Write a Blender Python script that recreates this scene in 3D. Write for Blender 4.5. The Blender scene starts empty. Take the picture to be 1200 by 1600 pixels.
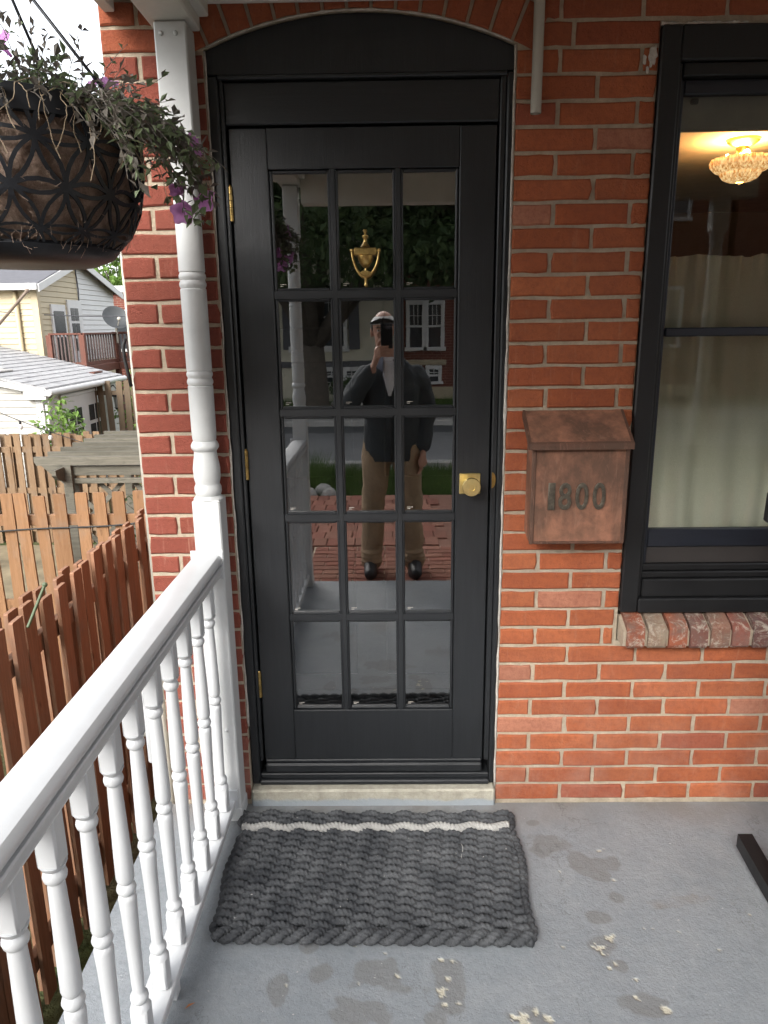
import bpy, bmesh, math, random
from mathutils import Vector, Matrix, noise
random.seed(7)
sin, cos, pi, R = math.sin, math.cos, math.pi, math.radians
S = bpy.context.scene
COL = S.collection
rnd = random.uniform

# ------------------------------------------------------------------ camera
F = 1132.0
def _ray(px, py): return Vector((px-600.0, -(py-800.0), -F))
_y = _ray(612, 508).normalized()
_u = -_ray(655, 5190).normalized()
_u = (_u-_y*_u.dot(_y)).normalized()
_x = _y.cross(_u)
cam = bpy.data.cameras.new('camera'); camo = bpy.data.objects.new('camera', cam); COL.objects.link(camo)
camo.matrix_world = Matrix.Translation((0, -2.213, 1.63)) @ Matrix((_x, _y, _u)).to_4x4()
cam.sensor_fit = 'VERTICAL'; cam.sensor_height = 36.0; cam.lens = F/1600*36
cam.clip_start = 0.01; cam.clip_end = 1000
S.camera = camo
# ------------------------------------------------------------------ light
W_ = bpy.data.worlds.new('World'); S.world = W_; W_.use_nodes = True
nt = W_.node_tree; bg = nt.nodes['Background']
sky = nt.nodes.new('ShaderNodeTexSky'); sky.sky_type = 'NISHITA'; sky.sun_disc = False
sky.sun_elevation = R(34); sky.sun_rotation = R(205); sky.dust_density = 3.0; sky.air_density = 1.0
hs = nt.nodes.new('ShaderNodeHueSaturation'); hs.inputs['Saturation'].default_value = 0.22
nt.links.new(sky.outputs[0], hs.inputs['Color']); nt.links.new(hs.outputs[0], bg.inputs[0])
bg.inputs[1].default_value = 0.15
sl = bpy.data.lights.new('sun', 'SUN'); sl.energy = .6; sl.angle = R(28); sl.color = (1, .96, .9)
so = bpy.data.objects.new('sun', sl); COL.objects.link(so)
so.rotation_euler = Vector((-0.35, -0.75, 0.56)).to_track_quat('Z', 'Y').to_euler()
V = S.view_settings
V.view_transform = 'Standard'; V.look = 'None'; V.gamma = 1; V.use_curve_mapping = False; V.exposure = 2.0
S.cycles.max_bounces = 8; S.cycles.transparent_max_bounces = 12

# ------------------------------------------------------------------ helpers
class MB:
    def __init__(s): s.v = []; s.f = []
    def add(s, vs, fs):
        o = len(s.v); s.v += [tuple(p) for p in vs]; s.f += [tuple(i+o for i in f) for f in fs]; return s
    def box(s, x0, x1, y0, y1, z0, z1, b=0.0):
        c = Vector(((x0+x1)/2, (y0+y1)/2, (z0+z1)/2))
        return s.obox(c, Vector((abs(x1-x0)/2, 0, 0)), Vector((0, abs(y1-y0)/2, 0)), Vector((0, 0, abs(z1-z0)/2)), b)
    def obox(s, c, ax, ay, az, b=0.0):
        c = Vector(c); L = [ax.length, ay.length, az.length]; A = [ax/L[0], ay/L[1], az/L[2]]
        b = min(b, min(L)*.9)
        if b <= 0:
            vs = [c+ax*i+ay*j+az*k for i in (-1, 1) for j in (-1, 1) for k in (-1, 1)]
            return s.add(vs, [(0, 1, 3, 2), (4, 6, 7, 5), (0, 4, 5, 1), (2, 3, 7, 6), (0, 2, 6, 4), (1, 5, 7, 3)])
        vs = []; idx = {}
        for i in (-1, 1):
            for j in (-1, 1):
                for k in (-1, 1):
                    for n in range(3):
                        h = [l-b for l in L]; h[n] = L[n]
                        idx[i, j, k, n] = len(vs)
                        vs.append(c+A[0]*h[0]*i+A[1]*h[1]*j+A[2]*h[2]*k)
        fs = []
        for n in range(3):
            for sg in (-1, 1):
                q = []
                for a, d in ((-1, -1), (-1, 1), (1, 1), (1, -1)):
                    t = [0, 0, 0]; t[n] = sg; t[(n+1) % 3] = a; t[(n+2) % 3] = d
                    q.append(idx[t[0], t[1], t[2], n])
                fs.append(q)
        for n in range(3):
            m, o = (n+1) % 3, (n+2) % 3
            for a in (-1, 1):
                for d in (-1, 1):
                    q = []
                    for sg, w in ((-1, m), (1, m), (1, o), (-1, o)):
                        t = [0, 0, 0]; t[n] = sg; t[m] = a; t[o] = d
                        q.append(idx[t[0], t[1], t[2], w])
                    fs.append(q)
        for i in (-1, 1):
            for j in (-1, 1):
                for k in (-1, 1):
                    fs.append([idx[i, j, k, n] for n in range(3)])
        return s.add(vs, fs)
    def bar(s, p, q, w, t, b=0.0, up=(0, 0, 1)):
        p, q = Vector(p), Vector(q); d = q-p; l = d.length; d /= l
        u = Vector(up); u = (u-d*u.dot(d)).normalized(); x = d.cross(u)
        return s.obox((p+q)/2, d*(l/2), x*(w/2), u*(t/2), b)
    def lathe(s, prof, n=20, o=(0, 0, 0), ax=(0, 0, 1)):
        o = Vector(o); a = Vector(ax).normalized(); u = a.orthogonal().normalized(); w = a.cross(u)
        if abs(a.z) > .99: u = Vector((1, 0, 0)); w = Vector((0, 1, 0))*(1 if a.z > 0 else -1)
        vs = []; fs = []
        for r, z in prof:
            for k in range(n):
                t = 2*pi*k/n; vs.append(o+a*z+(u*cos(t)+w*sin(t))*max(r, 1e-4))
        for i in range(len(prof)-1):
            for k in range(n):
                fs.append((i*n+k, i*n+(k+1) % n, (i+1)*n+(k+1) % n, (i+1)*n+k))
        fs.append(tuple(range(n-1, -1, -1))); m = (len(prof)-1)*n; fs.append(tuple(range(m, m+n)))
        return s.add(vs, fs)
    def tube(s, pts, r, n=8, cap=True, sq=None, up=None):
        P = [Vector(p) for p in pts]; m = len(P)
        if not isinstance(r, (list, tuple)): r = [r]*m
        vs = []; fs = []; u = None
        for i in range(m):
            d = (P[min(i+1, m-1)]-P[max(i-1, 0)])
            d = d.normalized() if d.length > 1e-9 else Vector((0, 0, 1))
            if up is not None: u = Vector(up)
            elif u is None: u = d.orthogonal()
            u = u-d*u.dot(d)
            u = u.normalized() if u.length > 1e-6 else d.orthogonal().normalized()
            w = d.cross(u)
            for k in range(n):
                t = 2*pi*k/n
                vs.append(P[i]+(u*cos(t)*(sq[0] if sq else 1)+w*sin(t)*(sq[1] if sq else 1))*r[i])
        for i in range(m-1):
            for k in range(n):
                fs.append((i*n+k, i*n+(k+1) % n, (i+1)*n+(k+1) % n, (i+1)*n+k))
        if cap:
            fs.append(tuple(range(n-1, -1, -1))); fs.append(tuple(range((m-1)*n, m*n)))
        return s.add(vs, fs)
    def prism(s, poly, c0, c1, pl='xz'):
        n = len(poly)
        def P(a, b, c):
            return (a, c, b) if pl == 'xz' else ((c, a, b) if pl == 'yz' else (a, b, c))
        vs = [P(a, b, c0) for a, b in poly]+[P(a, b, c1) for a, b in poly]
        fs = [tuple(range(n)), tuple(range(2*n-1, n-1, -1))]+[(i, (i+1) % n, n+(i+1) % n, n+i) for i in range(n)]
        return s.add(vs, fs)
    def sph(s, c, r, n=12, m=8):
        c = Vector(c)
        if not isinstance(r, (list, tuple)): r = (r, r, r)
        vs = [c+Vector((0, 0, -r[2]))]; fs = []
        for i in range(1, m):
            p = -pi/2+pi*i/m
            for k in range(n):
                t = 2*pi*k/n; vs.append(c+Vector((r[0]*cos(p)*cos(t), r[1]*cos(p)*sin(t), r[2]*sin(p))))
        vs.append(c+Vector((0, 0, r[2])))
        for k in range(n): fs.append((0, 1+(k+1) % n, 1+k))
        for i in range(m-2):
            for k in range(n):
                fs.append((1+i*n+k, 1+i*n+(k+1) % n, 1+(i+1)*n+(k+1) % n, 1+(i+1)*n+k))
        l = len(vs)-1; o = 1+(m-2)*n
        for k in range(n): fs.append((o+k, o+(k+1) % n, l))
        return s.add(vs, fs)
    def leaf(s, p, d, nrm, l, w, fold=.25):
        p = Vector(p); d = Vector(d).normalized(); nrm = Vector(nrm)
        x = d.cross(nrm)
        x = x.normalized() if x.length > 1e-6 else d.orthogonal().normalized()
        n2 = x.cross(d)
        q = p+d*l*.5-n2*l*.06
        return s.add([p, q+x*w*.5+n2*w*fold, p+d*l-n2*l*.15, q-x*w*.5+n2*w*fold, q], [(0, 1, 2, 4), (0, 4, 2, 3)])

WP = {}
def ob(name, mb, mat, par=None, at=(0, 0, 0), sm=False, col=None, rc=True, kind=None, rot=None):
    if isinstance(mb, bpy.types.Mesh): me = mb
    else:
        me = bpy.data.meshes.new(name); me.from_pydata(mb.v, [], mb.f)
        if rc:
            bm = bmesh.new(); bm.from_mesh(me); bmesh.ops.recalc_face_normals(bm, faces=bm.faces); bm.to_mesh(me); bm.free()
        if sm:
            me.polygons.foreach_set('use_smooth', [True]*len(me.polygons))
            if sm is not True: me.set_sharp_from_angle(angle=R(sm))
        if mat: me.materials.append(mat)
    o = bpy.data.objects.new(name, me); COL.objects.link(o)
    a = Vector(at); WP[o.name] = a
    o.location = a-(WP[par.name] if par else Vector())
    if par: o.parent = par
    if rot: o.rotation_euler = rot
    if col: o.color = (*col, 1)
    if kind: o['kind'] = kind
    return o
def tag(o, label, cat, group=None):
    o['label'] = label; o['category'] = cat
    if group: o['group'] = group
    return o
def thing(name, label, cat, at=(0, 0, 0), group=None):
    o = bpy.data.objects.new(name, None); COL.objects.link(o); o.location = at; WP[o.name] = Vector(at)
    o.empty_display_size = .1
    return tag(o, label, cat, group)
def dup(root, loc, label=None):
    def cp(o, p):
        c = o.copy(); COL.objects.link(c)
        if p: c.parent = p
        for ch in o.children: cp(ch, c)
        return c
    r = cp(root, None); r.location = loc; WP[r.name] = Vector(loc)
    if label: r['label'] = label
    return r

# ------------------------------------------------------------------ materials
class NT:
    def __init__(s, name):
        s.m = bpy.data.materials.new(name); s.m.use_nodes = True; s.t = s.m.node_tree
        s.b = s.t.nodes['Principled BSDF']; s.out = s.t.nodes['Material Output']
        s._pos = None
    def n(s, typ, **k):
        x = s.t.nodes.new(typ)
        for a, v in k.items(): setattr(x, a, v)
        return x
    def L(s, a, b): s.t.links.new(a, b)
    def put(s, sock, v):
        if isinstance(v, bpy.types.NodeSocket): s.L(v, sock)
        elif isinstance(v, (tuple, list)): sock.default_value = (*v, 1)[:len(sock.default_value)]
        else: sock.default_value = v
    def pos(s, scale=None):
        if s._pos is None: s._pos = s.n('ShaderNodeNewGeometry').outputs['Position']
        if scale is None: return s._pos
        x = s.n('ShaderNodeVectorMath', operation='MULTIPLY'); s.L(s._pos, x.inputs[0]); x.inputs[1].default_value = scale
        return x.outputs[0]
    def noise(s, scale, detail=4, rough=.55, vec=None, dist=0):
        x = s.n('ShaderNodeTexNoise'); s.L(vec or s.pos(), x.inputs['Vector'])
        x.inputs['Scale'].default_value = scale; x.inputs['Detail'].default_value = detail
        x.inputs['Roughness'].default_value = rough; x.inputs['Distortion'].default_value = dist
        return x.outputs['Fac']
    def ramp(s, fac, stops):
        x = s.n('ShaderNodeValToRGB'); s.L(fac, x.inputs[0]); e = x.color_ramp.elements
        while len(e) < len(stops): e.new(.5)
        for i, (p, c) in enumerate(stops):
            e[i].position = p; e[i].color = (*c, 1) if isinstance(c, (tuple, list)) else (c, c, c, 1)
        return x.outputs[0]
    def mix(s, fac, a, b, mode='MIX'):
        x = s.n('ShaderNodeMix', data_type='RGBA', blend_type=mode)
        s.put(x.inputs[0], fac); s.put(x.inputs[6], a); s.put(x.inputs[7], b)
        return x.outputs[2]
    def math(s, op, a, b=0.0):
        x = s.n('ShaderNodeMath', operation=op); s.put(x.inputs[0], a); s.put(x.inputs[1], b); return x.outputs[0]
    def attr(s, name): return s.n('ShaderNodeAttribute', attribute_name=name).outputs['Fac']
    def ocol(s): return s.n('ShaderNodeObjectInfo').outputs['Color']
    def bump(s, h, st=.3, d=.01):
        x = s.n('ShaderNodeBump'); x.inputs['Strength'].default_value = st; x.inputs['Distance'].default_value = d
        s.L(h, x.inputs['Height']); s.L(x.outputs[0], s.b.inputs['Normal'])
    def fin(s, col, rough=.6, metal=0.0, spec=.5, **k):
        s.put(s.b.inputs['Base Color'], col); s.put(s.b.inputs['Roughness'], rough); s.put(s.b.inputs['Metallic'], metal)
        s.b.inputs['Specular IOR Level'].default_value = spec
        for a, v in k.items(): s.put(s.b.inputs[a.replace('_', ' ')], v)
        return s.m
def simple(name, col, rough=.6, metal=0.0, var=.12, sc=8, bs=.15, bsc=60, spec=.5, bd=.004, **k):
    N = NT(name)
    c = N.mix(N.ramp(N.noise(sc, 6, .65), [(.3, 0), (.7, 1)]), tuple(x*(1-var) for x in col), tuple(min(1, x*(1+var)) for x in col))
    if bs: N.bump(N.noise(bsc, 4), bs, bd)
    return N.fin(c, rough, metal, spec, **k)
def wood(name, c0, c1, axis=2, rough=.75, sc=1.0, bs=.3, spec=.3):
    N = NT(name); s = [14*sc, 14*sc, 14*sc]; s[axis] = 1.1*sc
    oi = N.n('ShaderNodeObjectInfo').outputs['Random']
    off = N.n('ShaderNodeVectorMath', operation='ADD'); N.L(N.pos(tuple(s)), off.inputs[0])
    cb = N.n('ShaderNodeCombineXYZ')
    for i in range(3): N.L(N.math('MULTIPLY', oi, 37.0), cb.inputs[i])
    N.L(cb.outputs[0], off.inputs[1])
    g = N.noise(3.0, 8, .7, off.outputs[0], 1.2)
    c = N.mix(N.ramp(g, [(.3, 0), (.72, 1)]), c0, c1)
    c = N.mix(N.math('MULTIPLY', oi, .5), c, tuple(x*.6 for x in c0))
    kn = list(s); kn[axis] = 5.0*sc; off2 = N.n('ShaderNodeVectorMath', operation='ADD'); N.L(N.pos(tuple(kn)), off2.inputs[0]); N.L(cb.outputs[0], off2.inputs[1])
    c = N.mix(N.ramp(N.noise(1.1, 3, .5, off2.outputs[0]), [(.66, 0), (.76, .75)]), c, tuple(x*.35 for x in c0))
    c = N.mix(N.ramp(N.noise(4, 6, .7), [(.5, 0), (.72, .35)]), c, (sum(c1)/3.2, sum(c1)/3.4, sum(c1)/3.9))
    N.bump(g, bs, .004)
    return N.fin(c, rough, 0, spec)

def brick_mat(worn=False):
    N = NT('worn_sill_brick' if worn else 'brick'); c = N.ocol()
    big = N.ramp(N.noise(7, 5, .6), [(.3, 0), (.75, 1)])
    c = N.mix(N.math('MULTIPLY', big, .5), c, (.21, .055, .03))
    g = N.noise(55, 8, .75)
    c = N.mix(N.ramp(g, [(.28, .55), (.55, 0)]), c, (.16, .045, .03))
    c = N.mix(N.ramp(N.noise(150, 3), [(.66, 0), (.76, .5)]), c, (.55, .22, .12))
    sp = N.ramp(N.noise(21, 7, .8, None, 1.5), [(.70, 0), (.74, .85)])
    c = N.mix(sp, c, (.6, .47, .36))
    zz = N.n('ShaderNodeSeparateXYZ'); N.L(N.pos(), zz.inputs[0])
    ef = N.math('MULTIPLY', N.ramp(zz.outputs[2], [(.05, 1), (.62, 0)]), N.ramp(N.noise(5, 6, .7), [(.45, 0), (.7, .34)]))
    c = N.mix(ef, c, (.50, .33, .26))
    dr = N.ramp(N.noise(3.0, 7, .72, N.pos((11, 11, 1.1)), .6), [(.58, 0), (.72, .28)])
    c = N.mix(dr, c, (.56, .36, .25))
    so_ = N.ramp(N.noise(2.2, 6, .65), [(.48, 0), (.72, .32)])
    c = N.mix(so_, c, (.17, .062, .042))
    if worn:
        c = N.mix(N.ramp(N.noise(24, 8, .8, None, 1.2), [(.50, 0), (.60, .8)]), c, (.50, .44, .36)); c = N.mix(N.ramp(N.noise(13, 6, .7), [(.45, 0), (.65, .7)]), c, (.15, .12, .10))
    h = N.math('ADD', N.noise(38, 9, .75), N.math('MULTIPLY', N.noise(190, 4, .7), .6))
    N.bump(h, .85, .008)
    return N.fin(c, .88, 0, .25)
def mortar_mat():
    N = NT('mortar')
    c = N.mix(N.ramp(N.noise(30, 8, .75), [(.3, 0), (.7, 1)]), (.36, .295, .215), (.60, .51, .385))
    c = N.mix(N.ramp(N.noise(3, 4), [(.42, 0), (.65, .5)]), c, (.36, .31, .255))
    N.bump(N.noise(110, 8, .8), .9, .008)
    return N.fin(c, .95, 0, .1)
def floor_mat():
    N = NT('grey_floor_paint')
    c = N.mix(N.ramp(N.noise(3.5, 6, .6), [(.3, 0), (.7, 1)]), (.205, .226, .242), (.25, .268, .282))
    c = N.mix(N.ramp(N.noise(60, 6, .8), [(.35, .45), (.58, 0)]), c, (.155, .166, .178)); c = N.mix(N.ramp(N.noise(11, 7, .7), [(.45, 0), (.7, .5)]), c, (.275, .29, .297))
    c = N.mix(N.attr('dirt'), c, (.185, .165, .145))
    c = N.mix(N.math('MULTIPLY', N.attr('stain'), N.ramp(N.noise(28, 7, .75), [(.3, .62), (.65, 1)])), c, (.158, .156, .152))
    c = N.mix(N.ramp(N.noise(34, 5, .85, None, 2.0), [(.715, 0), (.73, .8)]), c, (.42, .42, .40))
    c = N.mix(N.attr('chip'), c, (.47, .44, .35))
    vo = N.n('ShaderNodeTexVoronoi', feature='DISTANCE_TO_EDGE'); vo.inputs['Scale'].default_value = 2.3
    wv = N.n('ShaderNodeVectorMath', operation='ADD'); N.L(N.pos(), wv.inputs[0]); cbn = N.n('ShaderNodeCombineXYZ')
    N.L(N.math('MULTIPLY', N.noise(5, 6, .7), .35), cbn.inputs[0]); N.L(N.math('MULTIPLY', N.noise(6, 6, .7), .35), cbn.inputs[1]); N.L(cbn.outputs[0], wv.inputs[1]); N.L(wv.outputs[0], vo.inputs['Vector'])
    ck = N.math('MULTIPLY', N.ramp(vo.outputs['Distance'], [(.0, .75), (.006, 0)]), N.ramp(N.noise(2.5, 4), [(.45, 0), (.6, 1)]))
    c = N.mix(ck, c, (.10, .10, .10))
    sw = N.ramp(N.noise(3.0, 6, .75, N.pos((9, 2.2, 1)), 1.5), [(.60, 0), (.66, .3)])
    c = N.mix(sw, c, (.31, .32, .32))
    h = N.math('ADD', N.math('ADD', N.noise(26, 9, .75), N.math('MULTIPLY', N.noise(140, 4), .35)), N.math('MULTIPLY', N.attr('chip'), -.8))
    N.bump(h, .5, .010)
    r = N.ramp(N.noise(5, 5), [(.3, .48), (.7, .66)])
    return N.fin(c, r, 0, .45)
def black_paint(name, col=(.0135, .0148, .0165), rough=.36, sx=(60, 60, 3)):
    N = NT(name)
    g = N.noise(2.0, 7, .75, N.pos(sx))
    c = N.mix(N.ramp(g, [(.3, 0), (.75, 1)]), col, tuple(x*1.5 for x in col))
    N.bump(N.math('ADD', g, N.math('MULTIPLY', N.noise(240, 3), .3)), .22, .003)
    r = N.ramp(N.noise(7, 6, .7), [(.3, rough-.06), (.7, rough+.12)])
    return N.fin(c, r, 0, .5)
def white_paint(name, col=(.70, .71, .70), rough=.42, dirt=.25, bsx=(70, 70, 5)):
    N = NT(name)
    g = N.noise(2.2, 6, .7, N.pos(bsx))
    c = N.mix(N.ramp(N.noise(6, 7, .7), [(.42, 0), (.72, dirt)]), col, tuple(x*.72 for x in col))
    c = N.mix(N.ramp(N.noise(48, 6, .8, None, 1), [(.70, 0), (.76, .5)]), c, (.33, .30, .26))
    N.bump(g, .12, .002)
    return N.fin(c, rough, 0, .45)
def glass_mat(name, ior, wav=.012, tint=1.0):
    N = NT(name); t = N.t; t.nodes.remove(N.b)
    fr = N.n('ShaderNodeFresnel'); fr.inputs['IOR'].default_value = ior
    tr = N.n('ShaderNodeBsdfTransparent'); tr.inputs[0].default_value = (tint, tint, tint, 1)
    gl = N.n('ShaderNodeBsdfGlossy'); gl.inputs['Roughness'].default_value = .0
    bu = N.n('ShaderNodeBump'); bu.inputs['Strength'].default_value = wav; bu.inputs['Distance'].default_value = .02
    N.L(N.noise(7, 2, .5), bu.inputs['Height']); N.L(bu.outputs[0], gl.inputs['Normal'])
    mx = N.n('ShaderNodeMixShader'); N.L(fr.outputs[0], mx.inputs[0]); N.L(tr.outputs[0], mx.inputs[1]); N.L(gl.outputs[0], mx.inputs[2])
    N.L(mx.outputs[0], N.out.inputs[0]); return N.m
def copper_mat(name='copper', edge=False):
    N = NT(name)
    n1 = N.noise(16, 8, .7, None, .8); n2 = N.noise(7, 6, .65, N.pos((1, 1, .55)))
    a, b = ((.075, .04, .028), (.16, .075, .048)) if edge else ((.20, .10, .062), (.42, .19, .118))
    c = N.mix(N.ramp(n1, [(.32, 0), (.68, 1)]), a, b)
    c = N.mix(N.ramp(n2, [(.40, .8), (.58, 0)]), c, (.10, .06, .042))
    c = N.mix(N.ramp(N.noise(5, 7, .75, N.pos((9, 9, 1.4)), 1), [(.55, 0), (.70, .45)]), c, (.36, .20, .14))
    c = N.mix(N.ramp(N.noise(70, 6, .8), [(.66, 0), (.75, .35)]), c, (.5, .33, .26))
    N.bump(N.noise(90, 5), .12, .002)
    return N.fin(c, N.ramp(n1, [(.3, .65), (.7, .5)]), .25, .4)
def rope_mat(name, c0, c1):
    N = NT(name)
    g = N.noise(9, 6, .7)
    c = N.mix(N.ramp(g, [(.3, 0), (.7, 1)]), c0, c1)
    c = N.mix(N.ramp(N.noise(520, 3, .7), [(.4, .55), (.62, 0)]), c, tuple(x*.4 for x in c0))
    N.bump(N.noise(420, 4, .7), .7, .003)
    return N.fin(c, .85, 0, .25)
def leaf_mat(name, c0, c1, tr=.25):
    N = NT(name)
    c = N.mix(N.ramp(N.noise(3.1, 4, .6), [(.35, 0), (.65, 1)]), c0, c1)
    c = N.mix(N.ramp(N.noise(31, 3), [(.4, 0), (.7, .45)]), c, tuple(x*.5 for x in c0))
    m = N.fin(c, .6, 0, .3)
    tl = N.n('ShaderNodeBsdfTranslucent'); N.L(c, tl.inputs[0])
    mx = N.n('ShaderNodeMixShader'); mx.inputs[0].default_value = tr
    N.L(N.b.outputs[0], mx.inputs[1]); N.L(tl.outputs[0], mx.inputs[2]); N.L(mx.outputs[0], N.out.inputs[0])
    return m
def brick_tex(name, c1, c2, mo, sc, swap=None, w=.222, h=.065):
    N = NT(name)
    b = N.n('ShaderNodeTexBrick'); b.inputs['Scale'].default_value = 1; b.inputs['Brick Width'].default_value = w
    b.inputs['Row Height'].default_value = h; b.inputs['Mortar Size'].default_value = .006
    for i, c in ((1, c1), (2, c2), (3, mo)): b.inputs[i].default_value = (*c, 1)
    sp = N.n('ShaderNodeSeparateXYZ'); N.L(N.pos(), sp.inputs[0]); cb = N.n('ShaderNodeCombineXYZ')
    a, d = swap or (0, 2)
    N.L(sp.outputs[a], cb.inputs[0]); N.L(sp.outputs[d], cb.inputs[1]); N.L(cb.outputs[0], b.inputs[0])
    c = N.mix(N.ramp(N.noise(6, 6, .7), [(.35, 0), (.7, .45)]), b.outputs[0], tuple(x*.6 for x in c1))
    N.bump(b.outputs['Fac'], -.4, .01)
    return N.fin(c, .9, 0, .2)

M = {}
M['brick'] = brick_mat(); M['brickw'] = brick_mat(True); M['mortar'] = mortar_mat(); M['floor'] = floor_mat()
M['door'] = black_paint('black_door_paint'); M['door_h'] = black_paint('black_door_paint_rail', sx=(3, 60, 60))
M['wframe'] = black_paint('black_window_paint', (.006, .006, .0065), .42)
M['wsash'] = black_paint('sash_blue_black', (.012, .014, .020), .35, (3, 60, 60))
M['white'] = white_paint('white_post_paint', (.53, .54, .535), .42, .4); M['vinyl'] = white_paint('white_rail_vinyl', (.50, .512, .52), .30, .3)
M['ceil'] = white_paint('porch_ceiling_paint', (.66, .65, .61), .6, .5, (5, 70, 70))
M['glass'] = glass_mat('door_glass', 3.9, .003); M['wglass'] = glass_mat('window_glass', 1.65, .004)
M['brass'] = simple('brass', (.62, .43, .15), .28, 1.0, .25, 40, .12, 150); M['abrass'] = simple('aged_brass', (.50, .35, .13), .34, 1.0, .45, 55, .2, 160)
M['pbrass'] = simple('polished_brass', (.90, .72, .32), .38, 1.0, .1, 40, .04, 150)
M['copper'] = copper_mat(); M['copper_e'] = copper_mat('dark_copper', True)
M['verd'] = simple('verdigris_numeral', (.12, .105, .082), .4, .6, .4, 70, .2, 200)
M['step'] = None
M['rope'] = rope_mat('charcoal_rope', (.032, .035, .040), (.15, .155, .16)); M['wrope'] = rope_mat('white_rope', (.40, .39, .37), (.55, .54, .51))
M['wire'] = simple('black_metal', (.012, .014, .018), .45, .3, .3, 30, .1, 90)
M['coir'] = None
M['pipe'] = simple('grey_conduit', (.40, .38, .33), .55, 0, .1, 9, .1, 80)
M['caulk'] = simple('white_caulk', (.46, .43, .385), .7, 0, .25, 60, .6, 160)
M['fence'] = wood('orange_fence_wood', (.21, .108, .050), (.34, .19, .098)); M['fence2'] = wood('red_brown_fence_wood', (.22, .113, .062), (.37, .195, .118))
M['fence3'] = wood('weathered_fence_wood', (.15, .09, .05), (.26, .175, .10)); M['greyw'] = wood('weathered_arbor_wood', (.075, .072, .055), (.185, .17, .135), 0)
M['fence4'] = wood('dark_fence_wood', (.11, .078, .05), (.20, .145, .09))
M['deck'] = wood('redwood_deck', (.10, .038, .026), (.155, .06, .042)); M['deckd'] = simple('deck_baluster', (.06, .035, .03), .6)
M['cream'] = simple('cream_siding', (.42, .35, .22), .55, 0, .06, 3, .08, 50); M['wsid'] = simple('white_siding', (.50, .50, .49), .5, 0, .05, 3, .08, 50)
M['gsid'] = simple('pale_siding', (.40, .385, .345), .55, 0, .07, 3, .08, 50); M['trim'] = simple('white_trim', (.55, .55, .54), .5, 0, .06, 5, .05, 60)
M['shing'] = None
M['dark'] = simple('dark_glass', (.03, .035, .04), .12, 0, .3, 2, 0); M['slate'] = simple('slate_grey', (.09, .09, .10), .7)
M['dishm'] = simple('dish_grey', (.05, .054, .056), .6)
M['rubber'] = simple('black_cable', (.012, .012, .012), .6)
M['leaf'] = leaf_mat('tree_leaf', (.045, .08, .03), (.10, .15, .06)); M['lleaf'] = leaf_mat('light_leaf', (.10, .19, .035), (.22, .34, .08))
M['pleaf'] = leaf_mat('petunia_leaf', (.12, .16, .085), (.23, .28, .16)); M['dry'] = simple('dry_stem', (.22, .17, .11), .8); M['dleaf'] = leaf_mat('withered_leaf', (.11, .10, .088), (.25, .225, .19))
M['petal'] = leaf_mat('petunia_petal', (.60, .24, .62), (.80, .46, .80), .4)
M['bark'] = simple('bark', (.085, .07, .055), .9, 0, .35, 9, 1.0, 22, bd=.03)
M['lawn'] = None
M['asph'] = simple('asphalt', (.20, .20, .20), .85, 0, .12, 2, .5, 130); M['asphd'] = simple('asphalt_dark', (.085, .088, .09), .85, 0, .12, 2, .4, 130)
M['conc'] = simple('concrete', (.36, .35, .33), .85, 0, .15, 5, .4, 90)
M['stone'] = simple('edging_stone', (.30, .29, .27), .85, 0, .3, 9, .6, 40)
M['paver'] = None
M['redb'] = brick_tex('far_red_brick', (.16, .045, .03), (.12, .032, .024), (.26, .20, .16), 1)
M['sideb'] = brick_tex('side_brick', (.30, .085, .042), (.22, .06, .035), (.42, .36, .28), 1, (1, 2))
M['cstuc'] = simple('cream_stucco', (.52, .49, .39), .9, 0, .08, 3, .4, 60)
M['tan'] = simple('tan_stone', (.36, .30, .21), .85, 0, .15, 6, .4, 50)
M['curt'] = None; M['ip'] = simple('inner_panel_paint', (.035, .042, .038), .35)

def coir():
    N = NT('coir_liner')
    g = N.noise(60, 8, .8, None, 3)
    c = N.mix(N.ramp(g, [(.35, 0), (.65, 1)]), (.28, .20, .155), (.62, .46, .37)); N.bump(g, 1.0, .012)
    return N.fin(c, .95, 0, .1)
M['coir'] = coir()
def step():
    N = NT('worn_step_concrete')
    z = N.n('ShaderNodeSeparateXYZ'); N.L(N.pos(), z.inputs[0])
    k = N.math('ADD', z.outputs[2], N.math('MULTIPLY', N.noise(9, 6, .7), .045))
    g = N.ramp(k, [(.042, 1), (.052, 0)])
    c = N.mix(N.ramp(N.noise(25, 7, .7), [(.3, 0), (.7, 1)]), (.30, .28, .225), (.46, .435, .36))
    c = N.mix(g, c, (.30, .33, .35)); N.bump(N.noise(70, 7, .7), .6, .006)
    return N.fin(c, .85, 0, .2)
M['step'] = step()
def shing():
    N = NT('grey_shingles')
    c = N.mix(N.ramp(N.noise(4, 6), [(.3, 0), (.7, 1)]), (.28, .28, .285), (.39, .39, .39))
    c = N.mix(N.ramp(N.noise(2, 6, .7, N.pos((12, 2, 1))), [(.5, 0), (.65, .5)]), c, (.12, .12, .12))
    N.bump(N.noise(60, 5), .4, .01); return N.fin(c, .9, 0, .2)
M['shing'] = shing()
def lawn():
    N = NT('grass_ground')
    c = N.mix(N.ramp(N.noise(9, 6, .7), [(.3, 0), (.7, 1)]), (.045, .062, .022), (.085, .105, .04))
    c = N.mix(N.ramp(N.noise(.9, 5, .6), [(.42, 0), (.62, .75)]), c, (.12, .095, .06)); N.bump(N.noise(50, 5), 1, .03)
    return N.fin(c, .95, 0, .1)
M['lawn'] = lawn()
M['grass'] = leaf_mat('grass_blade', (.05, .10, .02), (.12, .19, .045))
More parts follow.
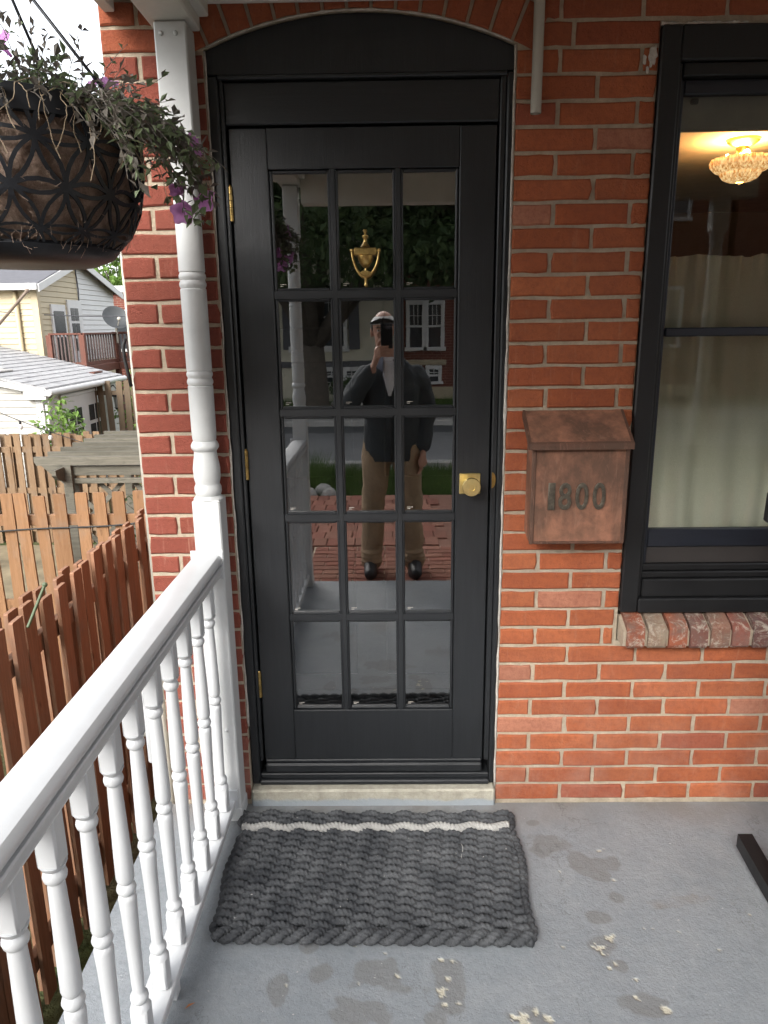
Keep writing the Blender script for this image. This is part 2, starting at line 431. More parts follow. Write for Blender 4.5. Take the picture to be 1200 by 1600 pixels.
def curtain():
    N = NT('linen_curtain')
    w = N.noise(3, 3, .6, N.pos((160, 40, 420)))
    c = N.mix(N.ramp(w, [(.35, 0), (.65, 1)]), (.55, .575, .45), (.72, .74, .60))
    m = N.fin(c, .95, 0, .1)
    tl = N.n('ShaderNodeBsdfTranslucent'); N.L(c, tl.inputs[0]); mx = N.n('ShaderNodeMixShader'); mx.inputs[0].default_value = .10
    N.L(N.b.outputs[0], mx.inputs[1]); N.L(tl.outputs[0], mx.inputs[2]); N.L(mx.outputs[0], N.out.inputs[0]); return m
M['curt'] = curtain()
def paver():
    N = NT('brick_paver'); c = N.ocol()
    c = N.mix(N.ramp(N.noise(14, 7, .7), [(.3, .5), (.7, 0)]), c, (.13, .06, .045))
    N.bump(N.noise(60, 6, .7), .4, .006); return N.fin(c, .9, 0, .2)
M['paver'] = paver()

# ================================================================== ground
def ground_z(x, y):
    side = 1.0 if x < -.9 else max(0.0, 1-(x+.9)/.08)
    t = min(1, max(0, (y+2.9)/2.2)); t = t*t*(3-2*t)
    zl = -.17-1.25*t
    if y > 9: zl -= .35*min(1, (y-9)/6)
    if x < -.9: zl += .02*sin(x*2.1)*cos(y*1.7)
    if x >= -.82 and y > -2.9: return -1.45 if y > -2.0 else zl*0+(-.17-1.28*t)
    return zl
def axis(lo, hi, fine, step):
    a = [-160, -90, -50, -30, -20]; a = [v for v in a if v < lo-1]
    n = int((hi-lo)/step); return a+[lo+i*step for i in range(n+1)]+[v for v in (20, 30, 50, 90, 160) if v > hi+1]
gx = axis(-14, 6, 0, .4); gy = axis(-18, 16, 0, .4)
mb = MB()
for y in gy:
    for x in gx: mb.v.append((x, y, ground_z(x, y)))
n = len(gx)
for j in range(len(gy)-1):
    for i in range(n-1): mb.f.append((j*n+i, j*n+i+1, (j+1)*n+i+1, (j+1)*n+i))
ob('ground', mb, M['lawn'], sm=True, kind='structure')

# porch floor: fine grid with stain / chip masks (wear with its own shape)
ST = [(-.205,-.688,.033,.034),(-.245,-.604,.028,.025),(-.3,-.735,.027,.05),(-.052,-.70,.074,.055),(-.096,-.80,.078,.041),(.129,-.717,.048,.075),(.323,-.815,.054,.03),(.551,-.605,.048,.03),(.583,-.67,.03,.021),(.611,-.784,.066,.031),(.486,-.212,.062,.05),(.456,-.11,.022,.016),(.604,-.312,.079,.06),(.645,-.436,.035,.022),(.579,-.507,.043,.025),(.09,-.823,.031,.02),(-.02,-.95,.12,.06),(.25,-1.1,.1,.05),(.6,-1.2,.09,.06),(-.3,-1.3,.08,.05)]
CH = [(.117,-.65,.0068),(.147,-.656,.0068),(.129,-.708,.0082),(.114,-.741,.0129),(.108,-.755,.010),(.114,-.78,.0079),(.153,-.777,.0079),(.299,-.818,.0232),(.335,-.798,.0094),(.37,-.822,.008),(.546,-.614,.0171),(.585,-.58,.0125),(.574,-.576,.0052),(.57,-.664,.0067),(.553,-.676,.005),(.612,-.708,.0065),(.593,-.759,.0079),(.655,-.794,.0125),(.657,-.366,.005),(.661,-.233,.005),(-.118,-.604,.0052),(-.288,-.726,.0049),(-.033,-.629,.0043),(.643,-.242,.006),(.366,-.815,.0093),(.776,-.557,.0053),(.683,-.546,.0035),(.708,-.55,.0035),(.447,-.609,.0034),(-.1,-.72,.004),(.0,-.70,.006),(.86,-.62,.004),(.5,-.33,.003),(1.0,-.5,.003)]
def fbm(x, y, s, k=0.0): return noise.noise(Vector((x*s, y*s, k)))+.5*noise.noise(Vector((x*s*2.1, y*s*2.1, k+5)))
xs = [-.83+i*.005 for i in range(410)]; xs += [1.25, 1.5, 2.02]
xs[0] = -.825
ys = [.002-i*.005 for i in range(206)]; ys += [-1.1-i*.04 for i in range(26)]; ys.append(-2.17)
mb = MB(); stn = []; chp = []; drt = []
for y in ys:
    for x in xs:
        s = c = 0.0
        if y > -1.6:
            wob = None
            for (a, b, p, q) in ST:
                dx, dy = (x-a)/p, (y-b)/q
                d = dx*dx+dy*dy
                if d < 3.2:
                    if wob is None: wob = .75*fbm(x, y, 17)
                    s = max(s, min(1, max(0, (1.0-math.sqrt(d)+wob*.9)*5.5)))
            for (a, b, p) in CH:
                d = math.hypot(x-a, y-b)
                if d < p*2.6: c = max(c, min(1, max(0, (p*(.75+1.0*fbm(x, y, 95, a))-d)/.004+.5)))
        near = max(0, 1+y/.16)
        d_ = max(0, min(.75, near*(.55+.6*fbm(x, y, 6, 3))))+max(0, min(.4, .9*fbm(x, y, 3.1, 8)-.45))
        if ((x-.815)/.10)**2+((y+.450-.15*(x-.815))/.020)**2 < 1+.9*fbm(x, y, 30, 6): d_ = max(d_, .45*(.5+.9*fbm(x, y, 22, 2)))
        stn.append(s*.8); chp.append(c); drt.append(min(.8, d_))
        mb.v.append((x, y, .0007*fbm(x, y, 4, 1)-.0012*c))
n = len(xs)
for j in range(len(ys)-1):
    for i in range(n-1): mb.f.append((j*n+i, (j+1)*n+i, (j+1)*n+i+1, j*n+i+1))
nv = len(mb.v)
# slab sides
per = [(-.825, .002), (-.825, -2.17), (2.02, -2.17), (2.02, .002)]
base = len(mb.v)
for p in per: mb.v.append((*p, 0.0))
for p in per: mb.v.append((p[0], p[1], -1.6))
for i in range(3): mb.f.append((base+i, base+4+i, base+5+i, base+1+i))
pf = ob('porch_floor', mb, M['floor'], kind='structure', rc=False, sm=30)
for nm, arr in (('stain', stn), ('chip', chp), ('dirt', drt)):
    a = pf.data.attributes.new(nm, 'FLOAT', 'POINT'); a.data.foreach_set('value', arr+[0.0]*8)

# ================================================================== brick house
house = thing('brick_house', 'red brick row house with a black glazed door and black window frame', 'house')
ARC = (-.081, 1.367, 1.085)                     # centre x, centre z, radius of the door arch
def arcz(x): return ARC[1]+math.sqrt(ARC[2]**2-(x-ARC[0])**2)
DX0, DX1, WX0, WX1, WZ0, WZ1 = -.508, .347, .730, 1.70, .612, 2.402
mb = MB(); Y0, Y1 = .006, .26
mb.box(-.783, DX0, Y0, Y1, -1.6, 6.2); mb.box(DX1, WX0, Y0, Y1, -1.6, 6.2); mb.box(WX0, WX1, Y0, Y1, -1.6, WZ0)
mb.box(WX0, WX1, Y0, Y1, WZ1, 6.2); mb.box(WX1, 6.4, Y0, Y1, -1.6, 6.2); mb.box(DX0, DX1, Y0+.05, Y1, -1.6, -.02)
P = [(DX0+(DX1-DX0)*i/16, 0) for i in range(17)]
mb.prism([(x, arcz(x)) for x, _ in P]+[(DX1, 6.2), (DX0, 6.2)], Y0, Y1)
wall = ob('wall', mb, M['mortar'], house, rc=True)
mb = MB(); mb.box(-.785, -.6, .262, 9.4, -1.7, 6.2)
ob('side_wall', mb, M['sideb'], house)
mb = MB(); mb.box(-.6, 6.4, 9.2, 9.4, -1.7, 6.2); mb.box(6.2, 6.4, .262, 9.2, -1.7, 6.2); mb.box(-.95, 6.6, -.15, 9.6, 6.203, 6.4, .02)
ob('roof', mb, M['slate'], house)

def brick_mesh(x0, x1, z0, z1, yf=0.0, b=.0045, jit=.0022, back=.05):
    w, h = x1-x0, z1-z0; c = .0014
    cc = [c if rnd(0, 1) > .07 else rnd(.004, .007) for _ in range(4)]
    ring = [(x0+cc[0]*rnd(.3, 1.3), z0+rnd(-1, 1)*jit*.6), (x0+w*rnd(.3, .4), z0+rnd(-1, 1)*jit), (x0+w*rnd(.6, .72), z0+rnd(-1, 1)*jit), (x1-cc[1]*rnd(.3, 1.3), z0+rnd(-1, 1)*jit*.6),
            (x1+rnd(-1, 1)*jit, z0+h*rnd(.35, .65)), (x1-cc[2]*rnd(.3, 1.3), z1+rnd(-1, 1)*jit*.6), (x0+w*rnd(.6, .72), z1+rnd(-1, 1)*jit), (x0+w*rnd(.3, .4), z1+rnd(-1, 1)*jit),
            (x0+cc[3]*rnd(.3, 1.3), z1+rnd(-1, 1)*jit*.6), (x0+rnd(-1, 1)*jit, z0+h*rnd(.35, .65))]
    cx, cz = (x0+x1)/2, (z0+z1)/2; tx, tz = rnd(-.012, .012), rnd(-.02, .02); dy = rnd(-.0018, .0012)
    mb = MB(); n = 10
    mb.v += [(x, back, z) for x, z in ring]
    mb.v += [(x, yf+dy+.0042+tx*(x-cx)+tz*(z-cz), z) for x, z in ring]
    for x, z in ring:
        dx = min(b, w*.2)*(1 if x < cx else -1)*min(1, abs(x-cx)/(w*.3)); dz = b*(1 if z < cz else -1)*min(1, abs(z-cz)/(h*.3))
        mb.v.append((x+dx, yf+dy+tx*(x-cx)+tz*(z-cz), z+dz))
    for i in range(n):
        j = (i+1) % n
        mb.f += [(i, j, n+j, n+i), (n+i, n+j, 2*n+j, 2*n+i)]
    mb.f.append(tuple(range(2*n, 3*n)))
    return mb
def bcol(z, dull=0.0):
    a = rnd(0, 1); t = rnd(.88, 1.10)
    c = Vector((.41, .112, .045)).lerp(Vector((.47, .150, .063)), a)
    if rnd(0, 1) < .035: c = Vector((.37, .105, .058))
    if rnd(0, 1) < .05: c = Vector((.46, .20, .125))
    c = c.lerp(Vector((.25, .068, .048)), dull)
    return tuple(c*t)
CZ = lambda k: .012+.0650*k
JT = .0052
rest = MB()
def course(k, x0, x1, phase, dull=0.0, xmax=1.42):
    z0, z1 = CZ(k)+JT, CZ(k+1)-JT
    js = [x0]; j = phase
    while j < x0+.03: j += .2225
    while j < x1-.03: js.append(j+rnd(-.004, .004)); j += .2225
    js.append(x1)
    for a, c in zip(js, js[1:]):
        l = a+(JT if a != x0 else .0005); r = c-(JT if c != x1 else .0005)
        if a > xmax: rest.add(*(lambda m: (m.v, m.f))(brick_mesh(l, r, z0, z1))); continue
        ob('brick', brick_mesh(l, r, z0, z1), M['brick'], wall, col=bcol(z0, dull))
for k in range(36):
    z0, z1 = CZ(k), CZ(k+1)
    pa = -.6525 if k % 2 else -.5405            # odd courses break at .457, even at .572
    pl = -.684 if k % 2 else -.5665
    course(k, -.783, DX0, pl, 1.0)  # left pier tinted darker: its shade is put into the brick colour
    if z1 < WZ0-.0: course(k, DX1, 2.5, pa)
    elif z1 <= WZ0+.13: course(k, DX1, WX0-.012, pa); course(k, WX1+.012, 2.5, pa)
    else: course(k, DX1, WX0, pa); course(k, WX1, 2.5, pa)
# special bricks: smeared grey patch and white paint flake near the window head
course(36, .378, WX0, -.5405-.07, .3); course(36, WX1, 2.5, -.5405); course(37, .415, 2.5, -.6525, .3); course(36, -.783, -.56, -.5665, .35); course(37, -.783, -.63, -.684, .35)
ob('brick_courses', rest, M['brick'], wall, kind='stuff', col=(.36, .10, .045))
for i in range(15):                              # rowlock arch over the door
    t0 = pi-math.acos(max(-1, min(1, (DX0-ARC[0])/ARC[2])))
    tA = math.acos((DX0-ARC[0])/ARC[2])+.045; tB = math.acos((DX1-ARC[0])/ARC[2])-.045
    a = tA+(tB-tA)*i/15; c = tA+(tB-tA)*(i+1)/15
    g = .0045/ARC[2]; r0, r1 = ARC[2]+.003, ARC[2]+.106
    m = MB(); q = []
    for rr, aa in ((r0, a-g), (r0, (a+c)/2), (r0, c+g), (r1, c+g), (r1, (a+c)/2), (r1, a-g)):
        rr += rnd(-.0015, .0015); q.append((ARC[0]+rr*cos(aa), ARC[1]+rr*sin(aa)))
    cx = sum(p[0] for p in q)/6; cz = sum(p[1] for p in q)/6
    m.v = [(x, .05, z) for x, z in q]+[(x, .003, z) for x, z in q]+[(cx+(x-cx)*.9, -.0015, cz+(z-cz)*.95) for x, z in q]
    for u in range(6):
        w = (u+1) % 6; m.f += [(u, w, 6+w, 6+u), (6+u, 6+w, 12+w, 12+u)]
    m.f.append(tuple(range(12, 18)))
    ob('brick', m, M['brick'], wall, col=bcol(2.4, .25))
# window sill of sloping rowlock bricks
mb = MB(); mb.prism([(.02, .70), (-.050, .668), (-.050, .618), (.02, .618)], .735, 1.70, 'yz')
sill = ob('window_sill', mb, M['mortar'], house)
SC = [(.33, .10, .05), (.30, .26, .19), (.34, .11, .06), (.17, .075, .06), (.24, .14, .10), (.26, .10, .075), (.12, .075, .075), (.20, .14, .11), (.30, .10, .06), (.22, .10, .07)]
for i in range(14):
    a = .745+i*.0672; c = a+.056+rnd(-.002, .002); dz = rnd(-.003, .003)
    m = MB(); pr = [(.03, .722+dz), (-.048, .690+dz), (-.060, .680+dz), (-.062, .625+dz), (-.055, .613), (.03, .613)]
    m.prism(pr, a, c, 'yz')
    for q in range(len(m.v)):
        v = m.v[q]; m.v[q] = (v[0]+rnd(-.0015, .0015), v[1]+rnd(-.0015, .0015), v[2]+rnd(-.001, .001))
    ob('brick', m, M['brickw'], sill, col=SC[i % 10])
# caulk lines
def bead(p, q, r, name='caulk'):
    m = MB(); n = 70; pts = []; rr = []
    p, q = Vector(p), Vector(q)
    for i in range(n):
        t = i/(n-1); pts.append(p.lerp(q, t)+Vector((rnd(-.001, .001), 0, rnd(-.001, .001)))); rr.append(r*max(.25, .8+1.2*noise.noise(Vector((t*22, p.x*9, p.z)))))
    m.tube(pts, rr, 6); ob(name, m, M['caulk'], house, sm=True)
bead((DX1-.003, .004, .06), (DX1-.005, .004, 2.36), .0042); bead((DX0+.003, .012, .30), (DX0+.003, .012, 2.36), .003); bead((WX0+.0, -.004, WZ1+.0), (.96, -.004, WZ1+.0), .004)
m = MB(); pts = []
for i in range(40):
    x = DX0+.01+(DX1-DX0-.02)*i/39; pts.append((x, .004, arcz(x)-.001))
m.tube(pts, [.0035*max(.2, .8+noise.noise(Vector((i*.7, 3, 1)))) for i in range(40)], 6); ob('caulk', m, M['caulk'], house, sm=True)
# white paint flake beside the window head
m = MB()
for bx, bz, s in ((.712, 2.325, .02), (.690, 2.318, .009), (.700, 2.292, .007)):
    q = []
    for i in range(18):
        a = 2*pi*i/18; r = s*(1+.55*noise.noise(Vector((cos(a)*2, sin(a)*2, bx*50)))); q.append((bx+.55*r*cos(a), bz+1.25*r*sin(a)))
    m.prism(q, -.0042, -.0015)
ob('paint_flake', m, M['caulk'], house)
# door step
m = MB(); m.box(DX0+.002, DX1-.002, -.012, .24, -.01, .062, .006)
ob('door_step', m, M['step'], house)

# ---- door frame
fr = MB(); D = .022
N_ = 24
outer = [(DX0+.002+(DX1-DX0-.004)*i/N_, 0) for i in range(N_+1)]; outer = [(x, arcz(x)-.003) for x, _ in outer]
fr.prism([(DX0+.002, 2.305)]+outer+[(DX1-.002, 2.305)], D, .16)                     # arched tympanum
fr.box(DX0+.002, -.478, D, .16, .064, 2.303, .004); fr.box(.327, DX1-.002, D, .16, .064, 2.303, .004)
dframe = ob('door_frame', fr, M['door'], house)
m = MB()
m.box(-.4778, -.466, D+.012, .16, .148, 2.298, .003); m.box(.3095, .3268, D+.012, .16, .148, 2.298, .003)
m.box(-.4655, .309, D+.016, .16, 2.183, 2.292, .004)
ob('transom_panel', m, M['door_h'], dframe)
m = MB(); m.box(-.4776, .3266, D-.004, .16, 2.2935, 2.3045, .003); ob('head_moulding', m, M['door_h'], dframe); m = MB()
m.box(-.4776, .3266, D-.008, .16, .064, .082, .004); m.box(-.4776, .3266, D+.008, .16, .0825, .100, .003)
ob('threshold', m, M['door_h'], dframe)
# ---- door leaf
PX = [(-.347, -.178), (-.158, .011), (.031, .194)]
PZ = [(1.735, 2.062), (1.382, 1.707), (1.043, 1.354), (.696, 1.015), (.345, .670)]
LX0, LX1, LZ0, LZ1, DY = -.4605, .3050, .140, 2.176, .045
door = MB()
door.box(LX0, -.352, DY, DY+.042, LZ0, LZ1, .003); door.box(.199, LX1, DY, DY+.042, LZ0, LZ1, .003)
door.box(-.3518, .1988, DY+.0006, DY+.042, 2.067, LZ1, .002); door.box(-.3518, .1988, DY+.0006, DY+.042, LZ0, .340, .002)
dl = ob('door', door, M['door'], house)
m = MB(); m.box(-.458, .303, DY-.016, DY+.03, .104, .139, .006); m.box(-.456, .301, DY-.009, DY-.0005, .140, .152, .003)
ob('kick_moulding', m, M['door_h'], dl)
for a, c in ((PX[0][1], PX[1][0]), (PX[1][1], PX[2][0])):
    m = MB(); x0, x1 = a-.004, c+.004
    m.prism([(x0, DY+.018), (x0+.007, DY+.003), (x1-.007, DY+.003), (x1, DY+.018), (x1, DY+.034), (x0, DY+.034)], .3405, 2.0665, 'xy')
    ob('muntin', m, M['door'], dl)
for i in range(4):
    z0, z1 = PZ[i+1][1]-.004, PZ[i][0]+.004
    for x0, x1 in PX:
        m = MB(); m.prism([(DY+.018, z0), (DY+.004, z0+.007), (DY+.004, z1-.007), (DY+.018, z1), (DY+.034, z1), (DY+.034, z0)], x0-.0035, x1+.0035, 'yz')
        ob('muntin', m, M['door_h'], dl)
for j, (z0, z1) in enumerate(PZ):
    for i, (x0, x1) in enumerate(PX):
        m = MB(); t = .0052
        for a in ((x0-.004, x0+t, z0-.004, z1+.004), (x1-t, x1+.004, z0-.004, z1+.004)): m.box(a[0], a[1], DY+.006, DY+.022, a[2], a[3], .0035)
        for a in ((x0+t+.0003, x1-t-.0003, z0-.004, z0+t), (x0+t+.0003, x1-t-.0003, z1-t, z1+.004)): m.box(a[0], a[1], DY+.0063, DY+.022, a[2], a[3], .0035)
        ob('glazing_bead', m, M['door'], dl)
        m = MB(); m.add([(x0-.003, DY+.016, z0-.003), (x1+.003, DY+.016, z0-.003), (x1+.003, DY+.016, z1+.003), (x0-.003, DY+.016, z1+.003)], [(0, 1, 2, 3)])
        m.add([(x0-.003, DY+.019, z0-.003), (x1+.003, DY+.019, z0-.003), (x1+.003, DY+.019, z1+.003), (x0-.003, DY+.019, z1+.003)], [(0, 3, 2, 1)])
        m.v = m.v[:4]; m.f = m.f[:1]
        ob('pane', m, M['glass'], dl, rc=False)
        m = MB()                                  # tiny etched mark in the lower corner of each pane
        m.box(x0+.014, x0+.032, DY+.0150, DY+.0156, z0+.016, z0+.0175); m.box(x0+.014, x0+.024, DY+.0150, DY+.0156, z0+.011, z0+.0125)
        ob('etched_mark', m, M['caulk'], dl)
for z in (1.975, 1.206, .441):
    m = MB()
    for q in range(5): m.lathe([(.0045, 0), (.0062, .0006), (.0062, .0178), (.0045, .0184)], 12, (-.4632, DY-.004, z-.047+q*.0188))
    m.lathe([(.003, 0), (.005, .002), (.003, .005)], 10, (-.4632, DY-.004, z+.047))
    ob('hinge', m, M['abrass'], dl, sm=40)
# knob
m = MB(); m.box(.210, .277, DY-.008, DY-.0003, 1.106, 1.173, .0025); ob('rosette', m, M['pbrass'], dl)
m = MB(); m.lathe([(.012, 0), (.012, .018), (.016, .026), (.026, .034), (.0288, .041), (.0288, .050), (.0272, .0525), (.0105, .0532), (.0100, .0515), (.002, .0515)], 36, (.2435, DY-.008, 1.139), (0, -1, 0))
m.box(.2427, .2443, DY-.0605, DY-.0594, 1.135, 1.143)
ob('door_knob', m, M['pbrass'], dl, sm=35)
m = MB(); m.prism([(.3115+.012*math.sqrt(max(0, 1-(t/10-1)**2)), 1.152+(t-10)*.0026) for t in range(21)], D+.008, D+.0113); m.lathe([(.004, 0), (.004, .004)], 10, (.3145, D+.010, 1.155), (0, -1, 0))
ob('strike_plate', m, M['brass'], dframe)
# knocker: urn shape on the middle muntin-free pane
kx = -.0755; ky = DY+.012
m = MB()
m.lathe([(.0045, 0), (.0062, .003), (.0030, .010), (.0028, .013), (.005, .016), (.009, .019), (.009, .022), (.0055, .027), (.004, .034), (.006, .040), (.010, .047), (.0135, .049)], 16, (kx, ky-.012, 1.852+.0))
K = MB()
K.lathe([(.0045, .0), (.0066, -.004), (.0032, -.010), (.0030, -.014), (.0095, -.017), (.0095, -.020), (.0055, -.024), (.0048, -.032), (.008, -.040), (.014, -.048)], 16, (kx, ky-.012, 1.902))
K.box(kx-.0335, kx+.0335, ky-.030, ky-.006, 1.829, 1.851, .003)                          # engraved plate block
K.lathe([(.023, .0), (.0225, -.008), (.018, -.020), (.010, -.030), (.004, -.034), (.0035, -.038), (.0058, -.043), (.0035, -.048), (.0045, -.053)], 20, (kx, ky-.014, 1.829))
pts = []
for i in range(25):
    a = pi*i/24; pts.append((kx-.040*cos(a)*(1-.18*sin(a)), ky-.022-.008*sin(a), 1.842-.073*sin(a)**.85))
K.tube(pts, [.0032+.0022*sin(pi*i/24)**3 for i in range(25)], 8)
K.sph((kx-.040, ky-.022, 1.843), .0056, 10, 6); K.sph((kx+.040, ky-.022, 1.843), .0056, 10, 6)
K.prism([(kx-.022, 1.778), (kx-.010, 1.785), (kx, 1.787), (kx+.010, 1.785), (kx+.022, 1.778), (kx+.012, 1.768), (kx, 1.765), (kx-.012, 1.768)], ky-.033, ky-.024)
K.lathe([(.0045, .0), (.0040, -.012), (.0030, -.017), (.0050, -.021), (.0050, -.025), (.0012, -.029)], 14, (kx, ky-.028, 1.769))
K.box(kx-.005, kx+.005, ky-.012, ky+.0035, 1.83, 1.85)
ob('door_knocker', K, M['abrass'], dl, sm=40)
# inner panelled door behind the glass
m = MB(); m.box(-.50, .34, .165, .20, .06, 2.4)
IN = ob('inner_door', m, simple('inner_door_paint', (.03, .036, .033), .35), house)
for x0, x1 in ((-.41, -.13), (-.03, .25)):
    for z0, z1 in ((.42, 1.02), (1.14, 1.52), (1.62, 1.90)):
        m = MB(); m.box(x0, x1, .150, .1648, z0, z1, .012); ob('door_panel', m, M['ip'], IN)
m = MB(); m.box(-.45, .29, .158, .1646, .28, .36, .004); ob('door_panel', m, M['ip'], IN)

# ---- window
win = MB()
win.box(.7315, .787, -.012, .14, .718, 2.398, .004); win.box(1.645, 1.699, -.012, .14, .718, 2.398, .004)
win.box(.7873, 1.6447, -.012, .14, 2.312, 2.398, .004); win.box(.7873, 1.6447, -.018, .14, .718, .766, .004)
wn = ob('window', win, M['wframe'], house)
m = MB()
m.box(.7873, .801, .008, .13, .7663, 2.3117, .003); m.box(1.631, 1.6447, .008, .13, .7663, 2.3117, .003)
m.box(.8013, 1.6307, .004, .13, 2.278, 2.3117, .003); m.box(.8013, 1.6307, .0, .13, .7663, .826, .004); m.box(.8013, 1.6307, .018, .13, .8263, .846, .003)
m.box(.8013, 1.6307, .030, .13, .8463, .868, .003)
ob('frame', m, M['wframe'], wn)
m = MB()
m.box(.8013, .818, .034, .06, .8683, 2.2777, .003); m.box(1.614, 1.6307, .034, .06, .8683, 2.2777, .003)
m.box(.8183, 1.6137, .034, .06, 2.240, 2.2777, .003); m.box(.8183, 1.6137, .030, .062, 1.586, 1.612, .004); m.box(.8183, 1.6137, .036, .06, .925, .985, .003)
ob('sash', m, M['wsash'], wn)
m = MB(); m.box(.8183, 1.6137, .044, .06, .8683, .9247, .002); ob('lower_rail', m, simple('brown_black_rail', (.035, .030, .028), .5), wn)
for z0, z1 in ((1.612, 2.240), (.985, 1.586)):
    m = MB(); m.add([(.816, .050, z0-.002), (1.616, .050, z0-.002), (1.616, .050, z1+.002), (.816, .050, z1+.002)], [(0, 1, 2, 3)])
    ob('pane', m, M['wglass'], wn, rc=False)
m = MB(); m.box(.852, .872, .064, .075, 2.225, 2.239, .002); ob('sash_catch', m, M['wframe'], wn)
m = MB(); m.box(.80, 1.64, .082, .088, 2.165, 2.32, .001); m.tube([(.80, .085, 2.163), (1.64, .085, 2.163)], .007, 8)
ob('roller_shade', m, simple('shade_fabric', (.30, .32, .27), .8), wn)
# room behind the window
m = MB()
m.box(.36, 5.0, .262, 5.0, -.10, 0); m.box(.36, 5.0, 5.0, 5.1, 0, 2.60); m.box(5.0, 5.1, .262, 5.0, 0, 2.60); m.box(.30, .36, .262, 5.0, 0, 2.60)
ob('room', m, simple('room_wall', (.13, .10, .08), .8), house)
m = MB(); m.box(.36, 5.0, .262, 5.0, 2.602, 2.70); ob('room_ceiling', m, simple('room_ceiling', (.55, .45, .30), .8), house)
m = MB(); m.box(1.0, 1.6, 4.86, 4.98, .9, 2.2, .01); m.box(2.4, 3.3, 4.90, 4.99, .0, 2.1, .01); m.box(.7, 1.5, 2.6, 3.2, 0, 1.75, .02); ob('room_furniture', m, simple('dark_furniture', (.05, .03, .025), .4), house)
def cloth(x0, x1, zt, zb, y, nx, nz, name):
    m = MB()
    for j in range(nz+1):
        t = j/nz; z = zt+(zb-zt)*t
        for i in range(nx+1):
            u = i/nx; x = x0+(x1-x0)*u
            a = .014*(.4+.8*t)*noise.noise(Vector((x*13, z*.5, 2)))+.013*sin(x*58+.4*z+2.6*noise.noise(Vector((x*3, z*.8, 7))))
            if t < .10: a += .006*sin(x*190)*(1-t/.1)
            zz = z+(.008*noise.noise(Vector((x*30, 1, 1)))+.01*noise.noise(Vector((x*9, 4, 1))) if j == 0 else 0)
            m.v.append((x, y+a, zz))
    for j in range(nz):
        for i in range(nx): m.f.append((j*(nx+1)+i, j*(nx+1)+i+1, (j+1)*(nx+1)+i+1, (j+1)*(nx+1)+i))
    return ob(name, m, M['curt'], None, sm=True, rc=False)
c_ = cloth(.815, 1.62, 1.822, .93, .108, 260, 40, 'curtain'); tag(c_, 'sheer beige cafe curtain with a ruffled top behind the window', 'curtain')
m = MB(); m.tube([(.81, .132, 1.775), (1.625, .132, 1.775)], .006, 8); r_ = ob('curtain_rod', m, M['brass']); tag(r_, 'thin rod threaded through the ruffled top of the beige curtain', 'curtain rod')
# ceiling lamp
lx, ly, lz = 1.955, 2.2, 2.602
lamp = thing('ceiling_lamp', 'lit amber glass bowl lamp on the ceiling seen through the window', 'lamp', (lx, ly, lz))
m = MB(); m.lathe([(.085, 0), (.085, -.012), (.06, -.03), (.035, -.04), (.03, -.075)], 28, (lx, ly, lz)); ob('canopy', m, M['abrass'], lamp, sm=40)
def amber():
    N = NT('amber_glass')
    g = N.noise(1.0, 3, .6, N.pos((95, 95, 22)))
    c = N.ramp(g, [(.38, (.55, .22, .04)), (.62, (1, .74, .36))])
    m = N.fin(c, .15, 0, .6); N.put(N.b.inputs['Emission Color'], c); N.b.inputs['Emission Strength'].default_value = .22; return m
am = amber()
m = MB(); n = 44
prof = [(.02, -.222), (.055, -.218), (.085, -.203), (.100, -.182), (.099, -.174), (.128, -.162), (.150, -.138), (.156, -.115), (.148, -.098)]
vs = []
for i, (r, z) in enumerate(prof):
    for k in range(n): q = r*(1+(.07 if k % 2 else -.07)); vs.append((lx+q*cos(2*pi*k/n), ly+q*sin(2*pi*k/n), lz+z))
m.add(vs, [(i*n+k, i*n+(k+1) % n, (i+1)*n+(k+1) % n, (i+1)*n+k) for i in range(len(prof)-1) for k in range(n)])
m.sph((lx, ly, lz-.226), .009, 8, 6)
ob('glass_bowl', m, am, lamp, rc=True)
bl = simple('bulb', (1, .9, .7), .4); bl.node_tree.nodes['Principled BSDF'].inputs['Emission Color'].default_value = (1, .75, .4, 1); bl.node_tree.nodes['Principled BSDF'].inputs['Emission Strength'].default_value = 12
for a in (0.4, 2.5, 4.6):
    m = MB(); m.sph((lx+.075*cos(a), ly+.075*sin(a), lz-.10), (.022, .022, .034)); ob('bulb', m, bl, lamp, sm=True)
pl = bpy.data.lights.new('lamp_light', 'POINT'); pl.energy = 9; pl.color = (1, .66, .30); pl.shadow_soft_size = .06
po = bpy.data.objects.new('lamp_light', pl); COL.objects.link(po); po.parent = lamp; po.location = (0, 0, -.075)

# ================================================================== porch roof, posts, railing
roof = thing('porch_roof', 'white painted porch roof with boxed beam and board ceiling over the door', 'porch roof', (0, 0, 2.4))
for i in range(17):
    x0 = -.505+i*.15
    m = MB(); m.box(x0+.0015, x0+.1485, -2.06, -.02, 2.478, 2.498, .003); ob('ceiling_board', m, M['ceil'], roof)
m = MB(); m.box(-.512, 2.05, -.0198, -.003, 2.466, 2.505, .003); ob('wall_trim', m, M['ceil'], roof)
m = MB(); m.box(-.630, -.508, -2.17, -.003, 2.402, 2.56, .004); m.box(-.508, -.480, -2.06, -.0205, 2.43, 2.4775, .003); ob('beam', m, M['ceil'], roof)
m = MB(); m.box(-.5078, 2.05, -2.17, -2.065, 2.300, 2.56, .004); ob('beam', m, M['ceil'], roof)
m = MB(); m.box(-.735, -.6305, -2.25, -.02, 2.475, 2.487, .002); m.box(-.765, -.735, -2.28, -.003, 2.452, 2.60, .003); m.box(-.7345, 2.10, -2.28, -2.25, 2.452, 2.60, .003); ob('fascia', m, M['ceil'], roof)
m = MB(); m.box(-.80, 2.15, -2.32, -.003, 2.601, 2.66, .004); ob('roof_deck', m, M['slate'], roof)
